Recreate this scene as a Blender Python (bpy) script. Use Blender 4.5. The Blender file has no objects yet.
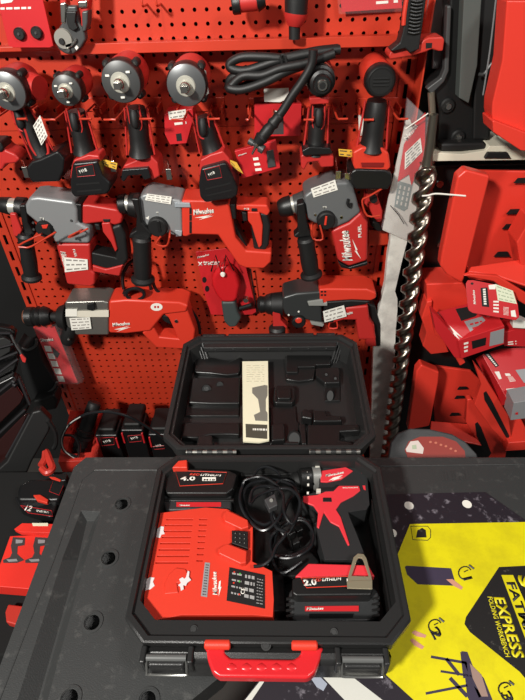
import bpy, bmesh, math, random
from mathutils import Vector, Matrix
random.seed(7)
SC = bpy.context.scene; COL = SC.collection
# ------------------------------------------------------------------ camera
F=505.; TH=math.radians(39.7); PSI=math.radians(2.2); RO=math.radians(1.9); CZ=1.6; W=1.2
fw=Vector((-math.sin(PSI)*math.cos(TH), math.cos(PSI)*math.cos(TH), -math.sin(TH)))
r0=Vector((math.cos(PSI), math.sin(PSI), 0)); u0=r0.cross(fw)
rt=r0*math.cos(RO)-u0*math.sin(RO); up=u0*math.cos(RO)+r0*math.sin(RO)
CAM=Vector((0,0,CZ))
cd=bpy.data.cameras.new('camera'); co=bpy.data.objects.new('camera',cd); COL.objects.link(co)
cd.sensor_fit='VERTICAL'; cd.sensor_height=24; cd.sensor_width=18; cd.lens=24*F/700; cd.clip_start=.02
m3=Matrix((rt,up,-fw)).transposed(); co.matrix_world=Matrix.Translation(CAM)@m3.to_4x4()
SC.camera=co
def ray(p): return fw+rt*((p[0]-262.5)/F)-up*((p[1]-350)/F)
class Plane:
    """a real plane of the place (wall, bench top ...) ; at() reads where a point of the photo lies on it"""
    def __init__(s,o,n): s.o=Vector(o); s.n=Vector(n).normalized()
    def at(s,p,h=0):
        if len(p)==3: return Vector(p)
        d=ray(p); o=s.o+s.n*h; t=(o-CAM).dot(s.n)/d.dot(s.n); return CAM+d*t
    def up(s,h): return Plane(s.o+s.n*h,s.n)
def WP(d): return Plane((0,W-d,0),(0,-1,0))
def HP(z): return Plane((0,0,z),(0,0,1))
def Z(ox,oy,s):
    return lambda *pts:[(ox+x/s,oy+y/s) for x,y in pts]
z1=Z(0,0,1.981);z2=Z(0,90,3.75);z3=Z(130,90,3.75);z4=Z(220,0,2.625);z5=Z(250,90,2.917);z6=Z(0,180,3.75);z7=Z(115,180,3.281);z8=Z(255,170,3.621)
y1=Z(0,280,2.625);y2=Z(0,380,2.917);y3=Z(150,320,2.283);y4=Z(120,440,3.088);y5=Z(230,450,3.088);y6=Z(100,560,1.641);y7=Z(370,440,2.69);y8=Z(370,0,3.387)
x1=Z(380,160,3.621);x2=Z(380,280,3.621);x3=Z(0,420,3.5);x4=Z(0,560,3.5);x5=Z(60,370,4.375);x6=Z(430,60,5.526);x8=Z(380,330,5.8375)
v1=Z(0,220,5.25);v2=Z(0,300,4.375);v3=Z(450,250,7);v4=Z(440,340,5.833);v5=Z(360,230,7);v6=Z(270,60,7.5);v7=Z(120,620,3.75);v8=Z(260,620,3.281);v9=Z(0,60,5.25);v0=Z(0,0,5.25)
w1=Z(160,330,4.773);w2=Z(265,330,4.375);w3=Z(120,450,5.25);w4=Z(130,540,3.5);w5=Z(300,455,5.25);w6=Z(265,550,3.5);w7=Z(225,455,5.25);w8=Z(425,520,3.89)
q1=Z(210,655,3.281);q2=Z(380,500,3.5);q3=Z(0,320,4.67);q4=Z(185,240,6.56);q5=Z(230,75,6.56);q6=Z(360,80,4.66);q7=Z(340,160,7);q8=Z(190,0,4.04)
# ------------------------------------------------------------------ materials
def lin(h):
    c=[int(h[i:i+2],16)/255 for i in (0,2,4)]
    return tuple(x/12.92 if x<.04045 else ((x+.055)/1.055)**2.4 for x in c)+(1,)
MATS={}
def mat(name,col,rough=.45,metal=0,bump=0,bscale=300,spot=None,spotcol=None,sscale=60,coat=0,spec=.5,alpha=1,trans=0):
    if name in MATS: return MATS[name]
    m=bpy.data.materials.new(name); m.use_nodes=True; nt=m.node_tree; b=nt.nodes['Principled BSDF']
    b.inputs['Base Color'].default_value=lin(col); b.inputs['Roughness'].default_value=rough; b.inputs['Metallic'].default_value=metal
    b.inputs['Specular IOR Level'].default_value=spec
    if coat: b.inputs['Coat Weight'].default_value=coat
    if trans: b.inputs['Transmission Weight'].default_value=trans
    if alpha<1: b.inputs['Alpha'].default_value=alpha
    tc=nt.nodes.new('ShaderNodeTexCoord')
    if bump:
        n=nt.nodes.new('ShaderNodeTexNoise'); n.inputs['Scale'].default_value=bscale; n.inputs['Detail'].default_value=4
        bp=nt.nodes.new('ShaderNodeBump'); bp.inputs['Strength'].default_value=bump; bp.inputs['Distance'].default_value=.001
        nt.links.new(tc.outputs['Object'],n.inputs['Vector']); nt.links.new(n.outputs['Fac'],bp.inputs['Height']); nt.links.new(bp.outputs['Normal'],b.inputs['Normal'])
    if spot:
        n=nt.nodes.new('ShaderNodeTexNoise'); n.inputs['Scale'].default_value=sscale; n.inputs['Detail'].default_value=8; n.inputs['Roughness'].default_value=.7
        r=nt.nodes.new('ShaderNodeValToRGB'); r.color_ramp.elements[0].position=spot[0]; r.color_ramp.elements[1].position=spot[1]
        r.color_ramp.elements[0].color=lin(col); r.color_ramp.elements[1].color=lin(spotcol)
        nt.links.new(tc.outputs['Object'],n.inputs['Vector']); nt.links.new(n.outputs['Fac'],r.inputs['Fac']); nt.links.new(r.outputs['Color'],b.inputs['Base Color'])
    MATS[name]=m; return m
PEG=mat('pegboard_red','bd3822',.38,bump=.05,bscale=900)
RED=mat('tool_red','b92b27',.42,bump=.15,bscale=1500)
REDB=mat('bright_red','d23826',.42,bump=.15,bscale=1500)
BIN=mat('bin_red','bb3328',.4,bump=.1,bscale=1200)
DRED=mat('dark_red','7c1411',.5)
CARD=mat('card_red','c2252a',.35)
BLK=mat('black_plastic','151515',.4,bump=.2,bscale=1400)
BLK2=mat('matte_black','0b0b0b',.6)
RUB=mat('black_rubber','161616',.5,bump=.25,bscale=900)
CASE=mat('case_black','242424',.36,bump=.25,bscale=800)
CASEIN=mat('case_liner_black','181818',.3,bump=.15,bscale=600)
GREY=mat('housing_grey','8b8d8e',.4,metal=.25,bump=.1,bscale=800)
DGREY=mat('dark_grey','4b4c4c',.4,metal=.3)
MGREY=mat('mid_grey','77797a',.45)
STEEL=mat('steel','c9c6be',.25,metal=1)
BSTEEL=mat('dark_steel','837a70',.3,metal=1)
WHITE=mat('label_white','e9e6dc',.5)
PRINT=mat('print_dark','3a3535',.6); PALE=mat('print_faded','8b8580',.6)
SILV=mat('label_silver','9a9a9c',.4,metal=.2)
YEL=mat('tag_yellow','d8a93a',.5)
BACK=mat('backing_dark','1c0a08',.8)
DARK=mat('wall_black','141414',.55,bump=.1)
BENCH=mat('bench_black','353636',.45,bump=.35,bscale=500,spot=(.55,.95),spotcol='6a6966',sscale=45)
CLEAR=mat('clear_plastic','ffffff',.08,alpha=.02,spec=.3)
BAG=mat('bag_plastic','e8e4e6',.15,alpha=.10,bump=1,bscale=60)
# ------------------------------------------------------------------ objects
ORG={}
def props(o,label=None,cat=None,group=None,kind=None):
    if label: o['label']=label
    if cat: o['category']=cat
    if group: o['group']=group
    if kind: o['kind']=kind
def thing(name,label,cat,loc,group=None):
    o=bpy.data.objects.new(name,None); COL.objects.link(o); o.location=loc; o.empty_display_size=.02
    ORG[o]=Vector(loc); props(o,label,cat,group); return o
class M:
    def __init__(s): s.v=[]; s.f=[]
    def add(s,vs,fs):
        k=len(s.v); s.v+=[Vector(a) for a in vs]; s.f+=[tuple(i+k for i in f) for f in fs]; return s
    def prism(s,pl,pts,t,h=0):
        P=[pl.at(p,h) for p in pts]; n=len(P)
        nn=Vector((0,0,0))
        for i in range(n): nn+=P[i].cross(P[(i+1)%n])
        if nn.dot(pl.n)<0: P.reverse()
        B=[p-pl.n*t for p in P]
        return s.add(P+B,[tuple(range(n)),tuple(range(2*n-1,n-1,-1))]+[(i,i+n,(i+1)%n+n,(i+1)%n) for i in range(n)])
    def box(s,lo,hi):
        x0,y0,z0=lo;x1,y1_,zz=hi
        return s.add([(x0,y0,z0),(x1,y0,z0),(x1,y1_,z0),(x0,y1_,z0),(x0,y0,zz),(x1,y0,zz),(x1,y1_,zz),(x0,y1_,zz)],[(0,3,2,1),(4,5,6,7),(0,1,5,4),(1,2,6,5),(2,3,7,6),(3,0,4,7)])
    def lathe(s,a,b,prof,seg=28,sx=1,ref=None):
        a=Vector(a);b=Vector(b);ax=(b-a); L=ax.length; ax.normalize()
        e=(Vector(ref) if ref else (Vector((0,0,1)) if abs(ax.z)<.9 else Vector((1,0,0)))); e=(e-ax*e.dot(ax)).normalized(); g=ax.cross(e)
        vs=[];fs=[];n=len(prof)
        for t,r in prof:
            for k in range(seg):
                A=2*math.pi*k/seg; vs.append(a+ax*(t*L)+e*(math.cos(A)*r)+g*(math.sin(A)*r*sx))
        for i in range(n-1):
            for k in range(seg): q=(k+1)%seg; fs.append((i*seg+k,i*seg+q,(i+1)*seg+q,(i+1)*seg+k))
        fs.append(tuple(range(seg-1,-1,-1))); fs.append(tuple((n-1)*seg+k for k in range(seg)))
        return s.add(vs,fs)
    def tube(s,pts,r,seg=8,sub=6,closed=False,flat=1):
        P=[Vector(p) for p in pts]; n=len(P)
        if sub>1 and n>2:
            Q=[]
            rng=range(n) if closed else range(n-1)
            for i in rng:
                if closed: p0,p1,p2,p3=P[i-1],P[i],P[(i+1)%n],P[(i+2)%n]
                else: p0,p1,p2,p3=P[max(i-1,0)],P[i],P[i+1],P[min(i+2,n-1)]
                for k in range(sub):
                    t=k/sub; Q.append(.5*((2*p1)+(p2-p0)*t+(2*p0-5*p1+4*p2-p3)*t*t+(3*p1-p0-3*p2+p3)*t**3))
            if not closed: Q.append(P[-1])
            P=Q
        n=len(P); vs=[];fs=[]; e=None
        for i in range(n):
            if closed: T=(P[(i+1)%n]-P[i-1])
            else: T=P[min(i+1,n-1)]-P[max(i-1,0)]
            T.normalize()
            if e is None: e=T.orthogonal()
            e=(e-T*e.dot(T)).normalized(); g=T.cross(e)
            for k in range(seg): A=2*math.pi*k/seg; vs.append(P[i]+(e*math.cos(A)+g*math.sin(A)*flat)*(r(i/max(n-1,1)) if callable(r) else r))
        for i in range(n if closed else n-1):
            for k in range(seg):
                q=(k+1)%seg; j=(i+1)%n; fs.append((i*seg+k,i*seg+q,j*seg+q,j*seg+k))
        if not closed: fs.append(tuple(range(seg-1,-1,-1))); fs.append(tuple((n-1)*seg+k for k in range(seg)))
        return s.add(vs,fs)
    def bars(s,pl,quad,rows,t=.0003,h=.0004,fill=.45,breaks=0,x0=.08,x1=.92):
        if len(quad)>4: quad=[quad[0],quad[2],quad[3],quad[-1]]
        A,B,C,D=[pl.at(p,h) for p in quad]   # tl tr br bl
        for i in range(rows):
            a=(i+.5-fill/2)/rows; b=(i+.5+fill/2)/rows
            xs=[(x0,x1)]
            if breaks:
                xs=[];x=x0
                while x<x1-.02:
                    w=random.uniform(.3,1)*(x1-x0)/breaks; xs.append((x,min(x+w,x1))); x+=w+.25*(x1-x0)/breaks
            for u,w in xs:
                f=lambda uu,vv:(A.lerp(B,uu)).lerp(D.lerp(C,uu),vv)
                s.prism(pl,[tuple(f(u,a)),tuple(f(w,a)),tuple(f(w,b)),tuple(f(u,b))],t)
        return s
    def build(s,name,m,parent=None,bev=0,seg=3,smooth=True,label=None,cat=None,group=None,kind=None,angle=35):
        me=bpy.data.meshes.new(name)
        if parent is None:
            c=Vector((0,0,0))
            for v in s.v: c+=v
            c/=len(s.v); c.z=min(v.z for v in s.v)
        else: c=ORG[parent]
        me.from_pydata([tuple(v-c) for v in s.v],[],s.f); me.update()
        bm=bmesh.new(); bm.from_mesh(me); bmesh.ops.recalc_face_normals(bm,faces=bm.faces); bm.to_mesh(me); bm.free()
        me.materials.append(m); o=bpy.data.objects.new(name,me); COL.objects.link(o)
        if parent is None: o.location=c
        else: o.parent=parent
        ORG[o]=c
        if smooth: me.shade_smooth()
        if bev:
            b=o.modifiers.new('bevel','BEVEL'); b.width=bev; b.segments=seg; b.limit_method='ANGLE'; b.angle_limit=math.radians(30); b.harden_normals=True; b.use_clamp_overlap=True
        elif smooth: me.set_sharp_from_angle(angle=math.radians(angle))
        props(o,label,cat,group,kind); return o
def PR(pl,pts,t,h=0): return M().prism(pl,pts,t,h)
def cut(o,cutters,bev=0):
    """cut real openings into a mesh"""
    mods=[]
    tmp=[]
    for mb in cutters:
        c=mb.build('tmp',BLK,None,smooth=False); b=o.modifiers.new('b','BOOLEAN'); b.operation='DIFFERENCE'; b.solver='EXACT'; b.object=c; tmp.append(c)
    dg=bpy.context.evaluated_depsgraph_get(); dg.update()
    bev_mods=[m_ for m_ in o.modifiers if m_.type=='BEVEL']
    for m_ in bev_mods: m_.show_viewport=False
    dg.update()
    me=bpy.data.meshes.new_from_object(o.evaluated_get(dg)); 
    for m_ in list(o.modifiers):
        if m_.type=='BOOLEAN': o.modifiers.remove(m_)
    for m_ in bev_mods: m_.show_viewport=True
    old=o.data; o.data=me
    for c in tmp: bpy.data.objects.remove(c,do_unlink=True)
    if not bev_mods:
        me.shade_smooth(); me.set_sharp_from_angle(angle=math.radians(35))
def text(s,pl,a,b,m,parent,name='lettering',h=.0004,bold=.02,shear=0,ht=None,ext=.0003,flip=False,label=None):
    """lettering laid on a surface, baseline from a to b"""
    A=pl.at(a,h);B=pl.at(b,h); ex=(B-A); L=ex.length; ex.normalize(); n=pl.n; ey=n.cross(ex)
    c=bpy.data.curves.new('t','FONT'); c.body=s; c.size=1; c.shear=shear; c.offset=bold; c.extrude=0; c.resolution_u=2
    o=bpy.data.objects.new('t',c); COL.objects.link(o); bpy.context.view_layer.update()
    me=bpy.data.meshes.new_from_object(o.evaluated_get(bpy.context.evaluated_depsgraph_get())); bpy.data.objects.remove(o,do_unlink=True)
    xs=[v.co.x for v in me.vertices]; ys=[v.co.y for v in me.vertices]
    x0=min(xs); sc=L/(max(xs)-x0); sy=sc if ht is None else ht/(max(ys)-min(ys))
    org=ORG[parent]
    for v in me.vertices: v.co=A+ex*((v.co.x-x0)*sc)+ey*(v.co.y*sy)-org
    bm=bmesh.new(); bm.from_mesh(me)
    r=bmesh.ops.extrude_face_region(bm,geom=bm.faces[:]); 
    for g in r['geom']:
        if isinstance(g,bmesh.types.BMVert): g.co-=n*ext
    bmesh.ops.recalc_face_normals(bm,faces=bm.faces)
    bm.to_mesh(me); bm.free(); me.materials.clear(); me.materials.append(m)
    t=bpy.data.objects.new(name,me); COL.objects.link(t); t.parent=parent; ORG[t]=org
    if label: t['label']=label
    return t
def sticker(parent,pl,quad,h=.001,rows=4,m=WHITE,pm=PALE,name='price_label',breaks=3,t=.0006):
    o=PR(pl,quad,t,h).build(name,m,parent)
    M().bars(pl,quad,rows,h=h+.0003,breaks=breaks,fill=.3).build('print',pm,o,smooth=False)
    return o
def circ(c,rx,ry=None,n=16,a0=0): 
    ry=ry or rx
    return [(c[0]+rx*math.cos(a0+2*math.pi*k/n),c[1]+ry*math.sin(a0+2*math.pi*k/n)) for k in range(n)]
def disc3(pl,c,r,n=20):
    """true circle on a plane, radius in metres"""
    C=pl.at(c); e=(Vector((1,0,0))-pl.n*pl.n.x).normalized(); g=pl.n.cross(e)
    return [tuple(C+e*(r*math.cos(2*math.pi*k/n))+g*(r*math.sin(2*math.pi*k/n))) for k in range(n)]
def mpp(pl,p): return ((pl.at((p[0]+1,p[1]))-pl.at(p)).length)
# ------------------------------------------------------------------ setting
def plain(name,lo,hi,m): M().box(lo,hi).build(name,m,None,smooth=False,kind='structure')
FLOORM=mat('floor_dark','3a3734',.5,bump=.2,bscale=20)
plain('floor',(-3,-1.5,-.05),(3,1.6,0),FLOORM)
plain('wall_back',(-3,1.26,0),(3,1.34,3.0),DARK)
# pegboard panels with real punched holes
def perforated(name,x0,x1,za,zb,m,label,group,hole=.0040,p=.0241,gx=-.335,gz=1.477,slot=False,y=W):
    mb=M(); vs=[];fs=[]
    nx=max(1,int(round((x1-x0)/p))); 
    k0=math.floor((za-gz)/p); 
    xs=[x0+(x1-x0)*i/nx for i in range(nx+1)]; nz=max(1,int(round((zb-za)/p))); zs=[za+(zb-za)*j/nz for j in range(nz+1)]
    for i in range(nx):
        for j in range(nz):
            X0,X1,Z0,Z1=xs[i],xs[i+1],zs[j],zs[j+1]; cx=(X0+X1)/2; cz=(Z0+Z1)/2; 
            sq=[(X1,cz),(X1,Z1),(cx,Z1),(X0,Z1),(X0,cz),(X0,Z0),(cx,Z0),(X1,Z0)]
            if slot:
                rx,rz=.0042,(Z1-Z0)*.3; ring=[(cx+rx,cz),(cx+rx,cz+rz),(cx,cz+rz),(cx-rx,cz+rz),(cx-rx,cz),(cx-rx,cz-rz),(cx,cz-rz),(cx+rx,cz-rz)]
            else: ring=[(cx+hole*math.cos(k*math.pi/4),cz+hole*math.sin(k*math.pi/4)) for k in range(8)]
            b=len(vs); vs+=[(a,y,c) for a,c in sq]+[(a,y,c) for a,c in ring]+[(a,y+.003,c) for a,c in ring]
            for k in range(8):
                q=(k+1)%8; fs.append((b+k,b+q,b+8+q,b+8+k)); fs.append((b+8+k,b+8+q,b+16+q,b+16+k))
    mb.add(vs,fs)
    # turned edges
    mb.box((x0,y+.0002,za-.0015),(x1,y+.02,za)); mb.box((x0,y+.0002,zb),(x1,y+.02,zb+.0015))
    mb.box((x0-.0015,y+.0002,za),(x0,y+.02,zb)); mb.box((x1,y+.0002,za),(x1+.0015,y+.02,zb))
    me=mb
    o=me.build(name,m,None,smooth=False,label=label,cat='pegboard' if not slot else 'upright',group=group)
    # backing
    M().box((x0,y+.021,za),(x1,y+.024,zb)).build('backing',BACK,o,smooth=False)
    return o
zs1=WP(0).at((150,128)).z; zl=WP(0).at((150,46)).z
PX0,PX1=-.696,.262
perforated('pegboard_panel',PX0,PX1,.26,zs1-.002,PEG,'large red perforated panel behind the rotary hammers, below the horizontal seam',None)
perforated('pegboard_panel',PX0,PX1,zs1+.002,zl-.004,PEG,'red perforated strip behind the row of impact wrenches, under the long red ledge',None)
perforated('pegboard_panel',PX0,PX1,zl+.002,1.78,PEG,'uppermost red perforated panel above the long red ledge',None,y=W-.012)
perforated('slotted_upright',PX0-.030,PX0-.003,.01,1.78,PEG,'left red slotted upright edging the perforated panels beside the black cases',None,slot=True,p=.048,y=W-.004)
perforated('slotted_upright',PX1+.003,PX1+.032,.01,1.78,PEG,'right red slotted upright edging the perforated panels beside the white plank',None,slot=True,p=.048,y=W-.004)
# side flange of the right upright (red sheet turned towards the viewer)
M().box((PX1+.034,W-.06,.0),(PX1+.037,W+.02,1.78)).build('side_flange',PEG,None,smooth=False,label='narrow red sheet metal side flange right of the right slotted upright',cat='flange')
# ledge
L0=WP(.05).at((60,49)); L1=WP(.05).at((391,38))
t=thing('ledge_rail','long red sheet metal ledge running above the impact wrenches','ledge',(0,W,L0.z))
zt=(L0.z+L1.z)/2+.004
M().box((L0.x,W-.05,zt-.0025),(PX1+.03,W-.013,zt)).build('shelf',PEG,t,bev=.0008)
M().box((L0.x,W-.0525,zt-.016),(PX1+.03,W-.05,zt+.002)).build('front_lip',PEG,t,bev=.0008)
M().box((PX0,W-.030,zt-.012),(L0.x-.002,W-.013,zt-.002)).build('rear_rib',PEG,t,bev=.002)
# bottom shelf
t=thing('display_shelf','red sheet metal bottom shelf under the perforated panel holding battery packs','shelf',(-.2,1.1,0))
M().box((-.72,.94,.218),(.29,1.19,.224)).build('shelf_deck',PEG,t,bev=.001)
M().box((-.72,.937,.19),(.29,.94,.235)).build('front_lip',PEG,t,bev=.001)
for xx in (-.70,.26): M().box((xx,.95,.0),(xx+.02,1.19,.217)).build('support_plate',PEG,t,bev=.001)
# ------------------------------------------------------------------ folding workbench
BZ=.80; B=HP(BZ)
wb=thing('folding_workbench','black plastic folding workbench with round holes and a yellow printed sheet','workbench',(0,.35,0))
o=M().add(*(lambda P:( [ (x,y,BZ) for x,y in P]+[(x,y,BZ-.045) for x,y in P], [tuple(range(len(P))),tuple(range(2*len(P)-1,len(P)-1,-1))]+[(i,i+len(P),(i+1)%len(P)+len(P),(i+1)%len(P)) for i in range(len(P))]))(
    [(-.384,.632),(-.401,.608),(-.401,.10),(-.22,.10),(-.155,.195),(-.083,.250),(-.066,.275),(-.055,.632)])).build('left_panel',BENCH,wb,bev=.004)
holes=[(122,504),(109,558),(92.5,622),(70,698)]
cu=[M().lathe(B.at(h,.01),B.at(h,-.035),[(0,.0105),(1,.0105)],seg=24) for h in holes]
cu.append(M().lathe(B.at((148,700),.01),B.at((148,700),-.035),[(0,.0105),(1,.0105)],seg=24))
# long recessed groove
gr=x3((283,322),(350,322),(330,365),(298,365))
gt=[B.at(p,.001) for p in ((80.6,510),(101,511),(86,560),(44,715),(11,715),(61,560))]; gb=[B.at(p,-.016) for p in ((87,521),(94,521),(80,560),(36,715),(34,715),(78,560))]
cu.append(M().add(gt+gb,[tuple(range(6)),tuple(range(11,5,-1))]+[(i,i+6,(i+1)%6+6,(i+1)%6) for i in range(6)]))
cut(o,cu)
for k,h in enumerate(holes+[(148,700)]):
    M().lathe(B.at(h,-.002),B.at(h,.0015),[(0,.0165),(.8,.0165),(1,.0155)],seg=28).build('tmp',BENCH,wb) if False else None
    # raised collar ring
    mb=M(); C=B.at(h,0); n=32; vs=[]; 
    for r,zz in ((.0165,0),(.016,.0012),(.0125,.0014),(.0112,-.002)):
        vs+=[(C.x+r*math.cos(2*math.pi*i/n),C.y+r*math.sin(2*math.pi*i/n),C.z+zz) for i in range(n)]
    mb.add(vs,[(j*n+i,j*n+(i+1)%n,(j+1)*n+(i+1)%n,(j+1)*n+i) for j in range(3) for i in range(n)]).build('hole_collar',BENCH,wb)
# ridge line on the border
M().tube([B.at((160,470),.0),B.at((95,470),.0),B.at((82,480),.0),B.at((54,560),.0),B.at((27,629),.0),B.at((-5,712),.0)],.0011,sub=1,seg=6).build('border_ridge',BENCH,wb)
# right panel and rear rail
P=[(-.050,.632),(.62,.632),(.62,.10),(-.040,.10),(-.02,.20),(-.030,.27),(-.050,.29)]
M().add([(x,y,BZ) for x,y in P]+[(x,y,BZ-.045) for x,y in P],[tuple(range(7)),tuple(range(13,6,-1))]+[(i,i+7,(i+1)%7+7,(i+1)%7) for i in range(7)]).build('right_panel',BENCH,wb,bev=.004)
M().tube([B.at((380,466),.0002),B.at((524,464),.0002)],.0012,sub=1,seg=6).build('border_ridge',BENCH,wb)
M().bars(B,[(438,470),(470,469),(473,481),(440,482)],1,t=.001,h=.0006,fill=.8,breaks=6).build('embossed_marks',BENCH,wb,smooth=False)
for sx in (-.33,.52):
    for sy in (.15,.58):
        M().box((sx,sy,.0),(sx+.035,sy+.035,BZ-.046)).build('leg',BLK,wb,bev=.003)
# printed sheet (part of the bench)
SH=mat('sheet_dark','221c24',.5,spot=(.56,.72),spotcol='8d8790',sscale=45)
YL=mat('sheet_yellow','dcd00e',.45,spot=(.45,.75),spotcol='bfb212',sscale=12)
sh=PR(B,y7((40,146),(310,140),(420,217))+[(640,600),(620,760),(232,716),(262,676),(262,640),(350,560),(370,494)],.0015,.0016).build('printed_sheet',SH,wb)
def lay(name,pts,m,h,par=sh): return PR(B,pts,.0003,h).build(name,m,par,smooth=False)
lay('yellow_field',[(410,524),(640,520),(660,760),(480,760),(372,662),(360,620),(380,575),(396.5,557)],YL,.0019)
lay('white_stripe',[(318,672),(341,668),(398,712),(356,712)],mat('sheet_white','c9c8c0',.5),.0019)
lay('white_stripe',[(241,705),(264,676),(268,676),(247,707)],mat('sheet_white','c9c8c0'),.0019)
lay('grey_patch',q1((330,75),(352,62),(385,95),(372,118),(350,105)),mat('sheet_grey','9aa0ae',.5),.0019)
for c,r in (((409,505.5),.0082),((467,504),.0082),((392,533),.0082)):
    PR(B,disc3(B.up(.0019),c,r),.0003).build('white_dot',WHITE,sh,smooth=False)
# black diamond with the name
dm=[(499,567),(640,560),(700,820),(560,720),(520,672),(470,632),(464.5,624),(466,617)]
lay('black_diamond',dm,mat('sheet_black','1a1818',.5,spot=(.6,.75),spotcol='77736c',sscale=50),.0022)
lay('yellow_bar',[(501.4,575),(513,575),(556,672),(538,672)],YL,.0025)
T=B
text('FATMAX',T,(506.5,582),(534,656),mat('sheet_black','1a1818'),sh,h=.0028,bold=.03,ht=.0135)
text('S',T,(517.5,575),(522,587),YL,sh,h=.0026,bold=.05,ht=.02)
text('EXPRESS',T,w8((268,300))[0],w8((345,536))[0],YL,sh,h=.0026,bold=.03,ht=.017)
text('FOLDING WORKBENCH',T,w8((243,298))[0],w8((314,532))[0],YL,sh,h=.0026,bold=.015,ht=.0075)
def watch(c,num,nb):
    X,Y=c; pts=[B.at((X+6.5*math.cos(a),Y+6.5*math.sin(a)),.0024) for a in [1.2+i*.42 for i in range(12)]]
    M().tube(pts,.0010,sub=1,seg=6,flat=1).build('stopwatch_mark',SHB,sh)
    M().tube([B.at((X+4,Y-8),.0024),B.at((X+9,Y-4),.0024)],.0016,sub=1,seg=6).tube([B.at((X-1,Y-1),.0024),B.at((X+3,Y-3),.0024)],.0008,sub=1,seg=6).build('stopwatch_button',SHB,sh)
    text(num,T,nb[0],nb[1],SHB,sh,h=.0026,bold=.03,ht=.015)
SHB=MATS['sheet_black']
watch((465,573),'1',((463,578),(464.4,580.6)))
watch((435,626),'2',((429,629),(435,640)))
watch((505,689),'3',((500,693),(506,704)))
# pictograms: folded bench, hands, open bench, weight badge
PG=mat('sheet_plum','3b3346',.5); SKIN=mat('sheet_skin','c98f78',.5)
lay('folded_bench_picture',y7((94,342),(98,338),(218,345),(232,392),(128,388),(100,362)),PG,.0022)
for h_ in (y7((205,375),(222,374),(250,396),(246,403),(225,392)),y7((112,518),(120,512),(152,525),(148,532),(125,528)),y7((108,538),(116,534),(146,556),(140,563),(118,552))):
    lay('hand_picture',h_,SKIN,.0024)
mb=M()
for a,b,wd in (((164,583),(262,600),7),((190,622),(275,635),6),((150,682),(262,660),7),((250,570),(258,640),14),((205,588),(240,632),9),((215,640),(262,690),10),((262,600),(300,690),16),((262,655),(310,700),14)):
    p=Vector(y7(a)[0]);q=Vector(y7(b)[0]); d=(q-p).normalized(); nn=Vector((-d.y,d.x))*wd/2.69/2
    mb.prism(B,[tuple(p+nn),tuple(q+nn),tuple(q-nn),tuple(p-nn)],.0003,.0023)
mb.prism(B,y7((246,568),(262,570),(278,612),(306,640),(330,700),(340,740),(285,740),(262,690),(256,640)),.0003,.0022)
mb.build('open_bench_picture',PG,sh,smooth=False)
lay('bench_top_picture',y7((268,600),(300,632),(318,690),(300,690),(276,640)),mat('sheet_tan','9a7f74',.5),.0028)
bq=y7((110,232),(155,232),(163,242),(163,262),(155,270),(115,268))
M().tube([B.at(p,.0022) for p in bq],.0006,closed=True,sub=1,seg=6).build('badge_frame',SHB,sh)
lay('weight_mark',y7((124,262),(128,242),(134,240),(140,236),(146,240),(150,242),(152,262)),SHB,.0022)
# ------------------------------------------------------------------ tool case
RZ=.885; CH=.03
def octo(x0,x1,y0,y1_,c,z): return [(x0+c,y0,z),(x1-c,y0,z),(x1,y0+c,z),(x1,y1_-c,z),(x1-c,y1_,z),(x0+c,y1_,z),(x0,y1_-c,z),(x0,y0+c,z)]
def shell(mb,rings):
    n=8; vs=[p for r in rings for p in r]; k=len(rings)
    fs=[(j*n+i,j*n+(i+1)%n,(j+1)*n+(i+1)%n,(j+1)*n+i) for j in range(k-1) for i in range(n)]
    fs.append(tuple(range(n))); fs.append(tuple((k-1)*n+i for i in range(n))); mb.add(vs,fs)
cs=thing('tool_case','open black plastic tool case with red handle lying on the workbench, full of tools','tool case',(-.018,.41,BZ+.003))
X0,X1,Y0,Y1=-.211,.176,.262,.571
b0=.8037
mb=M(); shell(mb,[octo(X0+.012,X1-.012,Y0+.012,Y1-.010,CH,b0),octo(X0+.008,X1-.008,Y0+.008,Y1-.006,CH,RZ-.02),octo(X0,X1,Y0,Y1,CH,RZ-.018),octo(X0,X1,Y0,Y1,CH,RZ-.002),octo(X0+.002,X1-.002,Y0+.002,Y1-.002,CH,RZ),
  octo(X0+.008,X1-.008,Y0+.008,Y1-.006,CH-.002,RZ),octo(X0+.010,X1-.010,Y0+.010,Y1-.008,CH-.002,RZ-.005),octo(X0+.015,X1-.015,Y0+.030,Y1-.012,CH-.004,RZ-.005),octo(X0+.019,X1-.019,Y0+.040,Y1-.016,CH-.006,b0+.006)])
mb.build('lower_shell',CASE,cs,angle=30)
C=HP(RZ-.0045)
# front deck mouldings
LN=Y0+.001
def cb(name,lo,hi,m=CASE,bev=.002,par=None): return M().box(lo,hi).build(name,m,par or cs,bev=bev)
cb('front_block',(-.180,.243,.812),(.146,.2655,RZ-.010),bev=.012)
for sx in (-.128,-.010,.088):
    pass
H1=HP(RZ-.0055)
for p,r in (((194,629),.0035),((266,645),.0048),((334,632),.0035)): M().lathe(H1.at(p,-.0),H1.at(p,.0012),[(0,r*1.5),(1,r*1.4)],seg=20).lathe(H1.at(p,.0),H1.at(p,.0022),[(0,r),(1,r*.9)],seg=20).build('screw_boss',BLK2,cs)
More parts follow.
